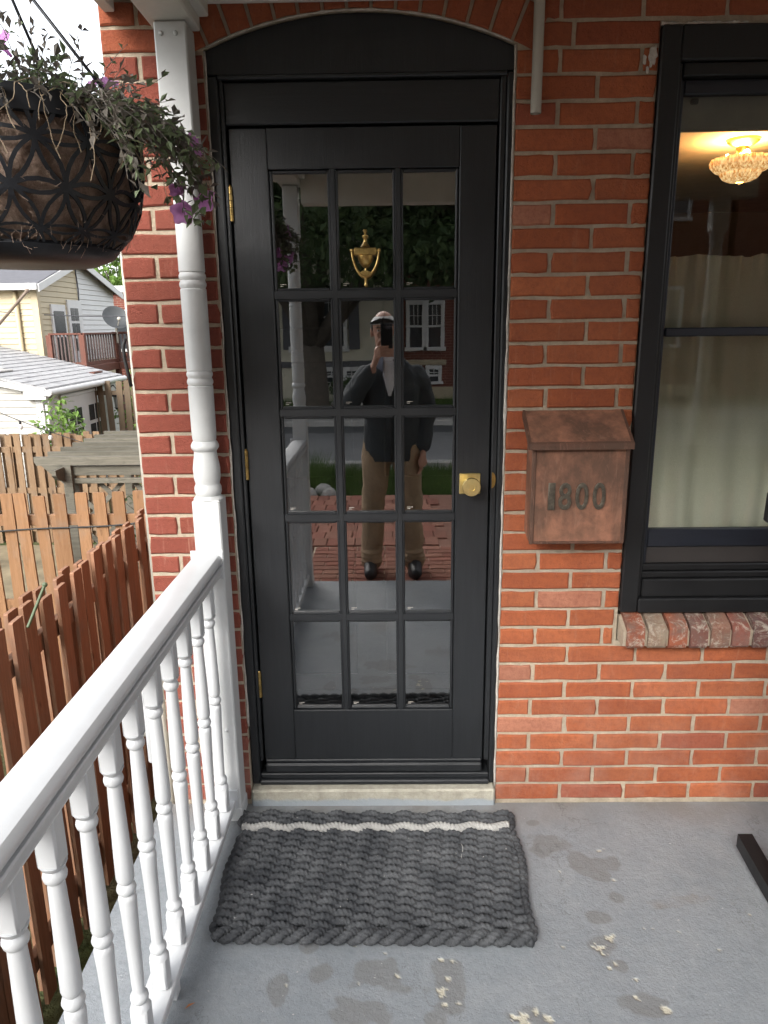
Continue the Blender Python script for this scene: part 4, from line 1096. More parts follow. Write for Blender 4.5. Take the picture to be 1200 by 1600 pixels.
# pale garage, corner at (-5.9, 10)
ga = thing('garage', 'pale sided garage with grey shingle roof and white french doors', 'garage', (-7.5, 11.5, -1.8))
GX, GY0, GY1, GE = -5.9, 10.0, 13.35, .66
m = MB(); m.box(-11.8, GX, GY0, GY1, -1.9, GE-.06); m.prism([(GX, GE-.06), (-8.85, GE+.68), (-11.8, GE-.06)], GY0, GY1)
wl_ = ob('wall', m, M['gsid'], ga)
laps(wl_, M['gsid'], (-8.6, GY0), (GX-.10, GY0), -.9, GE+.6, .115, (0, -1), lambda t: GE-.06+(1-t)*.66)
laps(wl_, M['gsid'], (GX, GY0+.10), (GX, 10.62), -.9, GE-.06, .115, (1, 0)); laps(wl_, M['gsid'], (GX, 12.62), (GX, GY1-.05), -.9, GE-.06, .115, (1, 0))
m = MB(); m.box(GX-.10, GX+.022, GY0-.022, GY0+.10, -1.85, GE-.08, .004); ob('corner_board', m, M['trim'], wl_)
rf = MB(); sl_ = .25
for sg, xa, xb in ((1, GX+.16, -8.85), (-1, -11.96, -8.85)):
    za = GE-.02; zb = za+sl_*abs(xb-xa)
    rf.prism([(xa, za), (xb, zb), (xb, zb+.035), (xa, za+.035)], GY0-.14, GY1+.02)
gr = ob('roof', rf, M['shing'], ga)
for k in range(16):                               # shingle courses as thin steps
    x = GX+.15-.19*k; z = GE+.017+sl_*(GX+.16-x)
    m = MB(); m.prism([(x, z), (x-.20, z+sl_*.2-.004), (x-.20, z+sl_*.2-.001), (x, z+.011)], GY0-.14, GY1+.02); ob('shingle_course', m, M['shing'], gr)
m = MB(); m.prism([(-6.75, GE+.245), (-7.5, GE+.43), (-7.5, GE+.47), (-6.75, GE+.29)], 10.1, 10.7); m.prism([(-6.70, GE+.235), (-6.75, GE+.24), (-6.75, GE+.30), (-6.70, GE+.29)], 10.05, 10.75); ob('skylight', m, M['conc'], gr)
m = MB(); m.bar((-6.05, 12.55, GE+.10), (-6.05, 13.0, GE+.10), .10, .05, .006); ob('roof_block', m, M['deck'], gr)
m = MB(); m.tube([(GX+.20, GY0-.16, GE-.05), (GX+.20, GY1+.04, GE-.05)], .055, 10); m.box(GX+.12, GX+.15, GY0-.14, GY1+.02, GE-.12, GE-.0, .003); ob('gutter', m, M['trim'], ga, sm=40)
m = MB(); m.prism([(GX+.16, GE-.10), (GX+.16, GE-.02), (-8.85, GE+.72), (-8.85, GE+.60)], GY0-.165, GY0-.142); m.prism([(GX-.22, GE-.16), (GX+.14, GE-.16), (GX+.14, GE-.101), (GX-.22, GE-.02)], GY0-.14, GY0-.03); ob('rake_board', m, M['trim'], ga)
m = MB(); m.tube([(GX+.18, GY0+.02, GE-.07), (GX+.17, GY0+.02, GE-.14), (GX+.07, GY0+.02, GE-.28), (GX+.06, GY0+.02, -1.7)], .032, 8); ob('downspout', m, M['trim'], ga, sm=True)
fd = MB(); fd.box(GX, GX+.035, 10.66, 12.56, -1.7, .44, .006); dd = ob('french_door', fd, M['trim'], ga)
for y0 in (10.80, 11.68):
    for i in range(2):
        for j in range(4):
            m = MB(); m.box(GX+.03, GX+.042, y0+.10+.30*i, y0+.35+.30*i, -1.2+.37*j, -.90+.37*j); ob('pane', m, M['dark'], dd)
m = MB(); m.box(GX, GX+.05, 10.62, 12.60, .445, .50, .004); ob('door_head', m, M['trim'], ga)
ln = thing('wall_lantern', 'dark metal lantern with frosted glass hanging at the garage corner', 'lantern', (GX+.16, 12.9, .1))
m = MB(); m.lathe([(.02, .40), (.05, .36), (.13, .29), (.135, .27)], 8, (GX+.20, 12.9, 0)); m.lathe([(.10, .02), (.06, -.02), (.02, -.06)], 8, (GX+.20, 12.9, .02)); m.tube([(GX+.02, 12.9, .42), (GX+.12, 12.9, .50), (GX+.2, 12.9, .40)], .012, 6); ob('cage', m, M['wire'], ln)
m = MB(); m.lathe([(.08, .03), (.105, .27)], 8, (GX+.20, 12.9, 0)); ob('lantern_glass', m, simple('frosted_glass', (.42, .42, .40), .3), ln)

# cream house, corner at (-7.42, 13.5)
HX, H0, H1, HE = -7.42, 13.5, 17.85, 2.58
hy = lambda t: H0+(H1-H0)*t
htop = lambda t: HE+(.62*(t/.47) if t < .47 else .62*(1-t)/.53)
hb = thing('cream_house', 'cream and white sided house with low gable roof and wooden deck', 'house', (-9, 15.5, -1.8))
m = MB(); m.prism([(H0, -1.9), (H1, -1.9), (H1, HE), (hy(.47), HE+.62), (H0, HE)], -14.5, HX, 'yz'); hw = ob('wall', m, M['cream'], hb)
laps(hw, M['cream'], (-11.2, H0), (HX-.12, H0), -.2, HE-.05, .118, (0, -1))
laps(hw, M['cream'], (HX, H0+.11), (HX, hy(.47)), .9, HE+.66, .118, (1, 0), lambda t: htop(t*.46+.01))
laps(hw, M['wsid'], (HX, hy(.475)), (HX, H1-.05), .9, HE+.66, .118, (1, 0), lambda t: htop(.475+t*.52))
m = MB(); m.box(HX-.12, HX+.024, H0-.024, H0+.11, -1.8, HE-.06, .004); ob('corner_board', m, M['cream'], hw)
m = MB(); m.tube([(HX+.03, hy(.474)+.02*sin(i*1.3), .8+i*.16) for i in range(15)], .014, 6); ob('cable', m, M['slate'], hb, sm=True)
m = MB()
for (ya, yb) in ((H0-.22, hy(.47)), (H1+.22, hy(.47))):
    za = HE-.0-.22*.62/2.0; zb = HE+.62
    m.prism([(ya, za), (yb, zb), (yb, zb+.05), (ya, za+.05)], -14.6, HX+.16, 'yz')
ob('roof', m, M['slate'], hb)
m = MB()
for (ya, yb) in ((H0-.24, hy(.47)), (H1+.24, hy(.47))):
    za = HE-.24*.62/2.0; zb = HE+.62
    m.prism([(ya, za-.12), (yb, zb-.12), (yb, zb+.03), (ya, za+.03)], HX+.162, HX+.19, 'yz')
m.box(-14.5, HX+.16, H0-.30, H0-.222, HE-.16, HE-.03, .01)
ob('white_fascia', m, M['trim'], hb)
m = MB(); m.tube([(HX-.42, H0-.06, HE-.15), (HX-.42, H0-.06, -1.5)], .05, 8); ob('downspout', m, M['cream'], hb, sm=True)
wd = MB(); wd.box(HX, HX+.05, 14.02, 14.72, .75, 2.16, .008); w1 = ob('window', wd, M['trim'], hb)
for z0, z1 in ((1.52, 2.02), (.86, 1.46)):
    m = MB(); m.box(HX+.048, HX+.058, 14.10, 14.62, z0, z1); ob('pane', m, M['dark'], w1)
wd = MB(); wd.box(HX, HX+.05, 14.86, 15.62, .60, 2.28, .008); w1 = ob('door', wd, M['trim'], hb)
for i in range(2):
    for j in range(3):
        m = MB(); m.box(HX+.048, HX+.060, 14.98+.22*i, 15.16+.22*i, 1.14+.34*j, 1.42+.34*j); ob('pane', m, M['dark'], w1)
m = MB(); m.sph((HX+.09, 15.52, 1.05), .035); ob('handle', m, M['wire'], w1, sm=True)
wd = MB(); wd.box(-9.3, -8.55, H0-.05, H0, .95, 2.1, .008); w1 = ob('window', wd, M['trim'], hb)
m = MB(); m.box(-9.2, -8.65, H0-.06, H0-.048, 1.05, 2.0); ob('pane', m, M['dark'], w1)
# deck
dk = thing('wooden_deck', 'reddish wooden deck with dark balusters behind the garage roof', 'deck', (-6.6, 14.5, 0))
def drail(a, b, n, zt=1.53, zb=.86):
    a, b = Vector(a), Vector(b)
    m = MB(); m.bar((a.x, a.y, zt), (b.x, b.y, zt), .10, .04, .004); m.bar((a.x, a.y, zb+.05), (b.x, b.y, zb+.05), .04, .07, .004); ob('hand_rail', m, M['deck'], dk)
    for i in range(1, n):
        p = a.lerp(b, i/n); m = MB(); m.box(p.x-.016, p.x+.016, p.y-.016, p.y+.016, zb+.08, zt-.02); ob('baluster', m, M['deckd'], dk)
DP = [(-7.22, 13.42), (-6.52, 13.42), (-6.52, 15.3), (-5.9, 15.3), (-5.9, 17.2)]
for p in DP: m = MB(); m.box(p[0]-.055, p[0]+.055, p[1]-.055, p[1]+.055, -1.8, 1.51, .006); ob('post', m, M['deck'], dk)
drail(DP[0], DP[1], 9); drail(DP[1], DP[2], 13); drail(DP[2], DP[3], 7); drail(DP[3], DP[4], 13); drail((-7.3, 17.2), DP[4], 11)
m = MB(); m.box(-7.38, -6.47, 13.36, 17.25, .70, .86, .01); m.box(-6.469, -5.85, 15.24, 17.25, .70, .86, .01); ob('deck_floor', m, M['deck'], dk)
# satellite dish
sd = thing('satellite_dish', 'grey satellite dish on a pole above the deck railing', 'satellite dish', (-6.1, 15.2, 1.5))
m = MB(); ax = Vector((.50, -.68, .55)).normalized(); c0 = Vector((-6.42, 15.15, 1.84))
m.lathe([(.02, .0), (.14, .02), (.26, .06), (.30, .085), (.305, .085), (.26, .05), (.14, .006), (.02, -.02)], 28, c0, ax); ob('reflector', m, M['dishm'], sd, sm=True)
m = MB(); m.tube([c0+ax*0.0+Vector((0, 0, -.28)), c0+ax*.33+Vector((0, 0, -.20))], .014, 6); m.sph(c0+ax*.34+Vector((0, 0, -.18)), .045); ob('feed_arm', m, M['pipe'], sd)
m = MB(); m.tube([(-6.46, 15.26, 1.3), (-6.46, 15.26, 1.74), c0-ax*.02], .028, 8); ob('mast', m, M['pipe'], sd)
# chimney house and white-roofed neighbour further back
nb = thing('brick_row_house', 'distant brick house with white gutter and dark chimney behind the cream house', 'house', (-9, 23, -1.8))
m = MB(); m.box(-16, -7.0, 21.5, 28, -2, 2.72, .02); ob('wall', m, M['redb'], nb)
m = MB(); m.box(-16.1, -6.8, 21.3, 28.1, 2.721, 2.92, .02); ob('roof', m, M['trim'], nb)
m = MB(); m.box(-11.05, -10.2, 22.6, 23.4, 2.5, 4.10, .02); m.box(-11.15, -10.1, 22.5, 23.5, 4.101, 4.26, .02); m.box(-10.8, -10.5, 22.85, 23.15, 4.261, 4.45, .02); ob('chimney', m, M['slate'], nb)
m = MB(); m.tube([(-7.6, 21.46, 2.7), (-7.6, 21.46, -1.8)], .07, 8); ob('downspout', m, M['trim'], nb)
for x in (-8.6, -9.9):
    m = MB(); m.box(x-.4, x+.4, 21.44, 21.499, .9, 2.2, .01); w1 = ob('window', m, M['trim'], nb); m = MB(); m.box(x-.32, x+.32, 21.43, 21.442, 1.0, 2.1); ob('pane', m, M['dark'], w1)

# ------------------------------------------------------------------ plants and wires in the side yard
def leaves(c, r, n, sz, seed, gap=.35, low=None):
    g = random.Random(seed); m = MB(); c = Vector(c); k = 0; tries = 0
    while k < n and tries < n*8:
        tries += 1
        p = Vector((g.uniform(-1, 1), g.uniform(-1, 1), g.uniform(-1, 1)))
        if p.length > 1 or noise.noise(p*2.3+Vector((seed, 0, 0))) < -gap+.5*(p.length-.6): continue
        q = c+Vector((p.x*r[0], p.y*r[1], p.z*r[2]))
        if low is not None and q.z < low+.5*noise.noise(q*.9): continue
        d = Vector((g.uniform(-1, 1), g.uniform(-1, 1), g.uniform(-1, .4)))
        s = sz*g.uniform(.6, 1.3); m.leaf(q, d, (g.uniform(-.7, .7), g.uniform(-.7, .7), 1), s, s*.55, .15); k += 1
    return m
def bush(name, label, base, r, n, sz, mat, seed, cat='shrub'):
    t = thing(name, label, cat, base); x, y, z = base
    m = MB()
    for i in range(7):
        a = i*.9; m.tube([(x, y, z), (x+.3*r[0]*cos(a), y+.3*r[1]*sin(a), z+r[2]*.9), (x+.7*r[0]*cos(a+.3), y+.7*r[1]*sin(a+.3), z+r[2]*1.6)], [.02, .014, .006], 5)
    ob('stem', m, M['bark'], t); ob('foliage', leaves((x, y, z+r[2]*1.2), r, n, sz, seed), mat, t, rc=False); return t
bush('rose_bush', 'light green leafy bush in front of the french doors', (-5.05, 8.7, -1.4), (.42, .35, .95), 900, .11, M['lleaf'], 3)
bush('climbing_vine', 'bright green vine hanging over the garage eave end', (-5.15, 12.9, -1.6), (.62, .4, 1.15), 900, .12, M['lleaf'], 5, 'vine')
bush('small_shrub', 'small yellow green shrub by the brick corner above the arbor', (-3.75, 8.8, -1.4), (.35, .3, .82), 500, .10, M['lleaf'], 8)
bush('yard_shrub', 'dark green shrub seen through the arbor lattice', (-2.4, 5.6, -1.4), (.7, .5, .75), 900, .09, M['leaf'], 12)
def tree(name, label, base, h, cr, cc, n, sz, mat, seed, tr, limbs=7, low=None, group=None, fork=.35):
    t = thing(name, label, 'tree', base, group); x, y, z = base; m = MB(); g = random.Random(seed)
    top = Vector((x+g.uniform(-.2, .2)*tr, y, z+h*fork))
    m.tube([(x, y, z-.2), (x+.02, y, z+.15), (x+.2*tr, y, z+h*fork*.5), top], [tr*1.5, tr*1.1, tr*.85, tr*.8], 14)
    for i in range(limbs):
        a = 2*pi*i/limbs+g.uniform(-.3, .3); e = Vector((cc[0]+cr[0]*.75*cos(a), cc[1]+cr[1]*.75*sin(a), cc[2]+cr[2]*g.uniform(-.2, .6)))
        p1 = top.lerp(e, .3)+Vector((0, 0, h*.07)); p2 = top.lerp(e, .65)+Vector((0, 0, h*.06))
        m.tube([top-Vector((0, 0, .1)), p1, p2, e], [tr*.6, tr*.42, tr*.25, tr*.08], 8)
        for q in range(3):
            s = p1.lerp(e, g.uniform(.1, .8)); m.tube([s, s+Vector((g.uniform(-1, 1), g.uniform(-1, 1), g.uniform(-.2, .8)))*cr[0]*.3], [tr*.15, tr*.03], 5)
    ob('trunk', m, M['bark'], t, sm=True, rc=False)
    ob('crown', leaves(cc, cr, n, sz, seed, .12, low), mat, t, rc=False); return t
tree('maple_tree', 'far green tree rising behind the distant chimney', (-11.4, 30, -2), 7, (2.2, 2.0, 1.9), (-11.5, 30, 4.6), 2600, .30, M['lleaf'], 21, .18)
# string lights, overhead wire, service mast, meter, corner cable
sw = thing('string_lights', 'drooping string of small light bulbs above the weathered fence', 'string lights', (-5.2, 8.1, .9))
A_, B_ = Vector((-6.7, 7.4, 1.35)), Vector((-4.30, 7.9, .05)); pts = [A_.lerp(B_, i/20)+Vector((0, 0, -.10*sin(pi*i/20))) for i in range(21)]
m = MB(); m.tube(pts, .006, 5); ob('wire', m, M['rubber'], sw)
for i in (7, 10, 13, 16):
    p = pts[i]; m = MB(); m.lathe([(.016, 0), (.018, -.045), (.012, -.05)], 8, p); ob('socket', m, M['rubber'], sw); m = MB(); m.sph(p+Vector((0, 0, -.085)), (.028, .028, .04)); ob('bulb', m, M['trim'], sw, sm=True)
m = MB(); m.tube([Vector((-8.6, 12.9, 2.05)).lerp(Vector((-5.6, 15.0, 1.9)), i/12)+Vector((0, 0, -.06*sin(pi*i/12))) for i in range(13)], .010, 5); tag(ob('utility_wire', m, M['slate'], sm=True), 'thin overhead wire crossing in front of the cream siding', 'wire')
m = MB(); m.tube([(-7.62, 12.2, 1.72), (-7.0, 12.2, 2.32), (-6.97, 12.2, 2.34)], .028, 8); m.sph((-6.97, 12.2, 2.35), .045); tag(ob('awning_pole', m, simple('pole_brown', (.16, .12, .09), .6), sm=True), 'slanted brown pole in front of the cream house wall', 'pole')
m = MB(); m.tube([(-.792, -.006, 1.60), (-.800, -.010, 1.58), (-.798, -.012, 1.54), (-.793, -.010, 1.50), (-.788, -.008, 1.46)], .0055, 8); ob('cable', m, M['rubber'], house, sm=True)
em = thing('electric_meter', 'pale round electric meter with a grey conduit on the side of the brick house', 'electric meter', (-.9, .15, .2))
m = MB(); m.box(-.885, -.7865, .06, .24, .12, .40, .008); ob('box', m, simple('meter_grey', (.42, .43, .44), .5), em)
m = MB(); m.lathe([(.075, 0), (.080, .01), (.078, .05), (.065, .085), (.03, .10)], 24, (-.885, .15, .27), (-1, 0, 0)); ob('dome', m, simple('meter_face', (.62, .60, .52), .3), em, sm=True)
m = MB(); m.tube([(-.822, .055, -1.3), (-.822, .055, .42)], .022, 12); m.tube([(-.80, .06, .41), (-.80, .06, 2.3)], .008, 8); ob('conduit', m, M['pipe'], em, sm=True)
for i, (x, y, w) in enumerate(((-1.02, .35, .3), (-1.05, .75, .34), (-1.0, -.1, .28))):
    m = MB(); m.box(x-.10, x+.12, y-w/2, y+w/2, -1.42, -1.33, .02); tag(ob('edging_brick', m, M['stone']), ('long stone block in the gap below the porch edge', 'grey stone block farthest along the gap below the porch', 'mossy stone block nearest in the gap below the porch')[i], 'stone', 'stones between porch and fence')

# ================================================================== the street side (seen in the glass)
def sheet(name, x0, x1, y0, y1, z, mat):
    m = MB(); m.box(x0, x1, y0, y1, z-.10, z); return ob(name, m, mat, kind='structure')
sheet('street', -60, 60, -10.0, -6.9, -.150, M['asph']); sheet('street', -60, 60, -10.9, -10.003, -.154, M['asphd'])  # second sheet is a darker strip along the far side
for y in (-6.9, -11.05): m = MB(); m.box(-60, 60, y, y+.15, -.30, -.055, .02); ob('kerb', m, M['conc'], kind='structure')
sheet('pavement', -60, 60, -12.6, -11.06, -.07, M['conc'])
m = MB(); m.box(-40, 40, -4.9, -3.12, -.20, -.062); pv = ob('brick_pavement', m, M['paver'], kind='structure', col=(.28, .15, .11))
def pcol(): return tuple(Vector((.27, .105, .075)).lerp(Vector((.34, .17, .12)), rnd(0, 1))*rnd(.8, 1.15))
np_ = 0
me_p = [MB().box(-.052, .052, -.104, .104, -.03, .0, .004) for _ in range(1)][0]
pm = bpy.data.meshes.new('paver'); pm.from_pydata(me_p.v, [], me_p.f); pm.materials.append(M['paver'])
for j in range(9):                                # basket rows of pavers, the ones the glass shows
    for i in range(14):
        x = -1.15+.112*i+(.03 if j % 2 else 0); y = -3.24-.19*j
        if x > 1.0: continue
        ob('paver', pm, None, pv, at=(x+.05*(j % 2), y+.0*i, -.048+rnd(-.002, .002)), rot=(0, 0, pi/4*(1 if (i+j) % 2 else 1) if 0 else (.02*rnd(-1, 1)+(0 if (i+j) % 2 else 0))), col=pcol())
m = MB(); m.box(-.62, .468, -3.115, -2.175, -.22, -.056); fp = ob('garden_path', m, M['mortar'], kind='structure')
me_b = MB().box(-.104, .104, -.040, .040, -.03, 0, .004); pb = bpy.data.meshes.new('paver'); pb.from_pydata(me_b.v, [], me_b.f); pb.materials.append(M['paver'])
for j in range(10):
    for i in range(5):
        y = -2.225-.0905*j
        x = -.50+.2155*i+(.108 if j % 2 else 0)
        if x > .40: continue
        if j % 2 and i == 0:
            for hx in (-.554, .412): h = ob('paver', pb, None, fp, at=(hx, y, -.046), col=pcol()); h.scale = (.48, 1, 1)
        o = ob('paver', pb, None, fp, at=(x, y, -.045+rnd(-.002, .002)), rot=(0, 0, rnd(-.012, .012)), col=pcol() if j > 1 else (.22, .075, .05))
def grass(name, x0, x1, y0, y1, z, n, h, seed):
    g = random.Random(seed); m = MB()
    for i in range(n):
        x, y = g.uniform(x0, x1), g.uniform(y0, y1); a = g.uniform(0, pi); l = h*g.uniform(.5, 1.4); b = g.uniform(-.5, .5)*l
        m.add([(x-.004*cos(a), y-.004*sin(a), z), (x+.004*cos(a), y+.004*sin(a), z), (x+b, y+g.uniform(-.4, .4)*l, z+l)], [(0, 1, 2)])
    ob(name, m, M['grass'], rc=False, kind='stuff')
grass('verge_grass', -2.2, 2.0, -6.88, -4.92, -.175, 16000, .12, 4); grass('lawn_grass', .475, 2.5, -3.1, -2.2, -.165, 9000, .11, 5); grass('far_lawn_grass', -4, 4, -15.6, -12.65, -.175, 12000, .14, 6)
grass('tall_grass', -1.5, -.75, -6.3, -5.3, -.17, 1600, .34, 9)
for i, (x, y, s) in enumerate(((-.88, -5.02, .17), (-.66, -5.03, .15), (-.95, -5.22, .15), (-.74, -5.25, .16), (-1.10, -5.06, .16))):
    m = MB(); m.sph((x, y, -.10), (s*.62, .10, .10), 10, 7)
    for q in range(len(m.v)): v = Vector(m.v[q]); m.v[q] = tuple(v+Vector((1, 1, .6))*.03*noise.noise(v*9))
    tag(ob('edging_stone', m, M['stone'], sm=40), ('light stone at the corner of the path edging', 'rough grey stone edging the grass verge nearest the path', 'stone set behind the front row of the verge edging', 'stone behind the row and nearest the person in the edging', 'stone farthest from the path in the verge edging')[i], 'stone', 'stones edging the verge')
sheet('yard_paving', -9, -1.9, 3.5, 7.7, -1.37, simple('yard_paving', (.17, .14, .085), .9, 0, .4, 2.5, .6, 30))
# houses across the street
rh = thing('red_brick_house', 'red brick house across the street with paired white windows, mirrored in the door', 'house', (3.5, -17, -.2))
m = MB(); m.box(.16, 8, -22, -16, -.3, 7.2); ob('wall', m, M['redb'], rh)
m = MB(); m.box(.10, 8.1, -22.1, -15.8, 7.201, 7.6, .05); ob('roof', m, M['slate'], rh)
m = MB(); m.box(.17, 8.0, -15.999, -15.93, -.3, .12, .01); ob('stone_base', m, M['tan'], rh)
def fwin(par, x0, x1, z0, z1, y, nx=3, sillh=.09, mat=None):
    m = MB(); m.box(x0-.09, x1+.09, y, y+.06, z1, z1+.10, .008); m.box(x0-.09, x0, y, y+.055, z0, z1-.001, .006); m.box(x1, x1+.09, y, y+.055, z0, z1-.001, .006); m.box(x0, x1, y, y+.04, (z0+z1)/2-.025, (z0+z1)/2+.025, .004)
    m.box(x0-.13, x1+.13, y, y+.11, z0-sillh, z0-.001, .008); w = ob('window', m, M['trim'], par)
    for a, b in ((z0, (z0+z1)/2-.026), ((z0+z1)/2+.026, z1)):
        p = MB(); p.box(x0, x1, y+.002, y+.014, a, b); ob('pane', p, M['dark'], w)
    q = MB()
    for i in range(1, nx): q.box(x0+(x1-x0)*i/nx-.008, x0+(x1-x0)*i/nx+.008, y+.0142, y+.022, (z0+z1)/2+.03, z1-.002)
    q.box(x0, x1, y+.0222, y+.028, z0+.75*(z1-z0)-.008, z0+.75*(z1-z0)+.008); ob('glazing_bar', q, M['trim'], w)
Yr = -15.998
for x0 in (.44, .90): fwin(rh, x0, x0+.30, 1.10, 2.10, Yr)
for x0 in (2.3, 4.2, 6.2): fwin(rh, x0, x0+.75, 1.10, 2.35, Yr)
for x0 in (.6, 2.3, 4.2, 6.2): fwin(rh, x0, x0+.75, 4.0, 5.4, Yr)
m = MB(); m.box(.30, 1.34, -15.998, -15.93, .66, .79, .01); m.box(.30, 1.34, -15.998, -15.93, 2.24, 2.36, .01); ob('lintel', m, M['tan'], rh)
fwin(rh, .92, 1.14, .26, .55, Yr, 2, .07); fwin(rh, .42, .66, .26, .55, Yr, 2, .07)
for nm, lab, x0, x1, h, mt in (('brick_terrace', 'dark brick terrace house beyond the paired windows across the street', 8.12, 17, 7.0, 'redb'), ('brick_terrace', 'last brick terrace house at the far right across the street', 17.15, 30, 7.6, 'redb'), ('rendered_terrace', 'pale terrace house at the far left across the street', -20, -8.15, 6.8, 'cstuc')):
    th = thing(nm, lab, 'house', ((x0+x1)/2, -17, -.2)); m = MB(); m.box(x0, x1, -22, -15.9, -.3, h); ob('wall', m, M[mt], th); m = MB(); m.box(x0-.05, x1+.05, -22.1, -15.7, h+.001, h+.35, .05); ob('roof', m, M['slate'], th)
    for k in range(3):
        for zz in (1.1, 4.0): fwin(th, x0+1.2+2.6*k, x0+2.1+2.6*k, zz, zz+1.35, -15.898)
cr_ = thing('cream_rendered_house', 'cream rendered house across the street with dark shutters, mirrored in the door', 'house', (-4, -17, -.2))
Yc = -15.60
m = MB(); m.box(-8, .155, -22, Yc, -.3, 7.0); ob('wall', m, M['cstuc'], cr_)
m = MB(); m.box(-8.1, .155, -22.1, Yc+.2, 7.001, 7.4, .05); ob('roof', m, M['slate'], cr_)
m = MB(); m.box(-8, .15, Yc, Yc+.04, .66, .80, .008); ob('belt_course', m, M['slate'], cr_)
for x0 in (-2.35, -1.66): fwin(cr_, x0, x0+.50, 1.16, 2.5, Yc, 3, .14)
for x0 in (-5.6, -4.2): fwin(cr_, x0, x0+.7, 1.16, 2.5, Yc)
for x0 in (-5.6, -3.4, -1.4): fwin(cr_, x0, x0+.75, 4.0, 5.4, Yc)
for x0 in (-1.03, -2.62):
    m = MB(); m.box(x0, x0+.26, Yc, Yc+.04, 1.08, 2.6, .006)
    for k in range(18): m.box(x0+.03, x0+.23, Yc+.0402, Yc+.052, 1.14+.078*k, 1.18+.078*k)
    ob('shutter', m, M['slate'], cr_)
for x0 in (-2.0, -1.6, -1.1): fwin(cr_, x0, x0+.24, .30, .56, Yc, 2, .09)
# the street tree
tree('street_tree', 'big dark tree across the street with a leaning forked trunk, mirrored in the door', (-1.62, -12.85, -.15), 7.2, (5.2, 3.4, 2.0), (-.4, -12.0, 4.0), 40000, .17, M['leaf'], 33, .27, 8, 2.25, fork=.20)
bush('front_shrub', 'leafy shrub below the cream house windows across the street', (-1.15, -15.0, -.15), (.45, .3, .30), 500, .09, M['leaf'], 41)
m = MB()
for i in range(5): m.sph((-1.75+.27*i, -13.4, -.05), (.14, .10, .12), 8, 6)
for q in range(5):
    m = MB(); m.sph((-1.75+.27*q, -13.4, -.05), (.14, .10, .13), 9, 6); tag(ob('tree_stone', m, M['stone'], sm=True), 'rough stone ringing the foot of the street tree', 'stone', 'stones around the street tree')

# ================================================================== the person taking the photo (mirrored in the door)
pn = thing('person', 'person in charcoal jacket and khaki trousers holding up a phone, mirrored in the door', 'person', (-.01, -2.5, -.045))
ZS = -.045; YB = -2.50
def limb(m, pts, rad, n=14, sq=None, sub=5):
    """smooth tapered limb through joints"""
    P_ = [Vector(p) for p in pts]; q = []; rr = []
    for i in range(len(P_)-1):
        a, b, c, d = P_[max(i-1, 0)], P_[i], P_[i+1], P_[min(i+2, len(P_)-1)]
        for k in range(sub):
            t = k/sub; q.append(.5*((2*b)+(c-a)*t+(2*a-5*b+4*c-d)*t*t+(3*b-a-3*c+d)*t**3)); rr.append(rad[i]+(rad[i+1]-rad[i])*t)
    q.append(P_[-1]); rr.append(rad[-1])
    m.tube(q, rr, n, True, sq, None if sq is None else (1, 0, 0)); m.sph(q[0], rr[0], 12, 8); m.sph(q[-1], rr[-1], 12, 8)
def remesh(o, vox, it=5, mat=None):
    r = o.modifiers.new('remesh', 'REMESH'); r.mode = 'VOXEL'; r.voxel_size = vox; r.use_smooth_shade = True
    s = o.modifiers.new('smooth', 'SMOOTH'); s.iterations = it; s.factor = .5
def torso(m, rings, n=24):
    vs = []
    for (cx, cy, z, rx, ry) in rings:
        for k in range(n):
            t = 2*pi*k/n; e = .85
            c_, s_ = cos(t), sin(t); vs.append((cx+rx*math.copysign(abs(c_)**e, c_), cy+ry*math.copysign(abs(s_)**e, s_), z))
    L_ = len(rings)
    m.add(vs, [(i*n+k, i*n+(k+1) % n, (i+1)*n+(k+1) % n, (i+1)*n+k) for i in range(L_-1) for k in range(n)]+[tuple(range(n-1, -1, -1)), tuple(range((L_-1)*n, L_*n))])
HL, HR = Vector((-.100, YB, .92)), Vector((.085, YB, .92))
KL, KR = Vector((-.135, YB+.025, .50)), Vector((.120, YB+.02, .50))
AL, AR = Vector((-.155, YB-.01, .055)), Vector((.140, YB-.01, .055))
SL, SR = Vector((-.178, YB-.01, 1.352)), Vector((.158, YB-.01, 1.352))
EL, WL = Vector((-.285, YB+.10, 1.175)), Vector((-.125, -2.285, 1.405))
ER, WR = Vector((.232, YB-.03, 1.12)), Vector((.205, YB+.05, .875))
HC = Vector((-.052, YB+.055, 1.640))             # head centre
flesh = NT('skin'); sk = flesh.fin(flesh.mix(flesh.noise(30, 4), (.42, .22, .15), (.52, .29, .21)), .5, 0, .4)
b = MB()
torso(b, [(-.008, YB, .84, .155, .10), (-.008, YB, .95, .165, .108), (-.008, YB, 1.08, .15, .10), (-.008, YB, 1.25, .165, .105), (-.01, YB, 1.38, .165, .095), (-.012, YB, 1.44, .10, .07)])
limb(b, [(-.014, YB, 1.42), (-.035, YB+.02, 1.50), (HC.x, HC.y-.01, 1.57)], [.06, .056, .056])
for h, k, a in ((HL, KL, AL), (HR, KR, AR)):
    limb(b, [h, k+Vector((0, 0, .02)), a], [.082, .055, .040])
    limb(b, [a+Vector((0, -.05, -.03)), a+Vector((0, .06, -.035)), a+Vector((0, .15, -.045))], [.035, .038, .03])
limb(b, [SL, EL, WL], [.050, .040, .028]); limb(b, [SR, ER, WR], [.050, .040, .027])
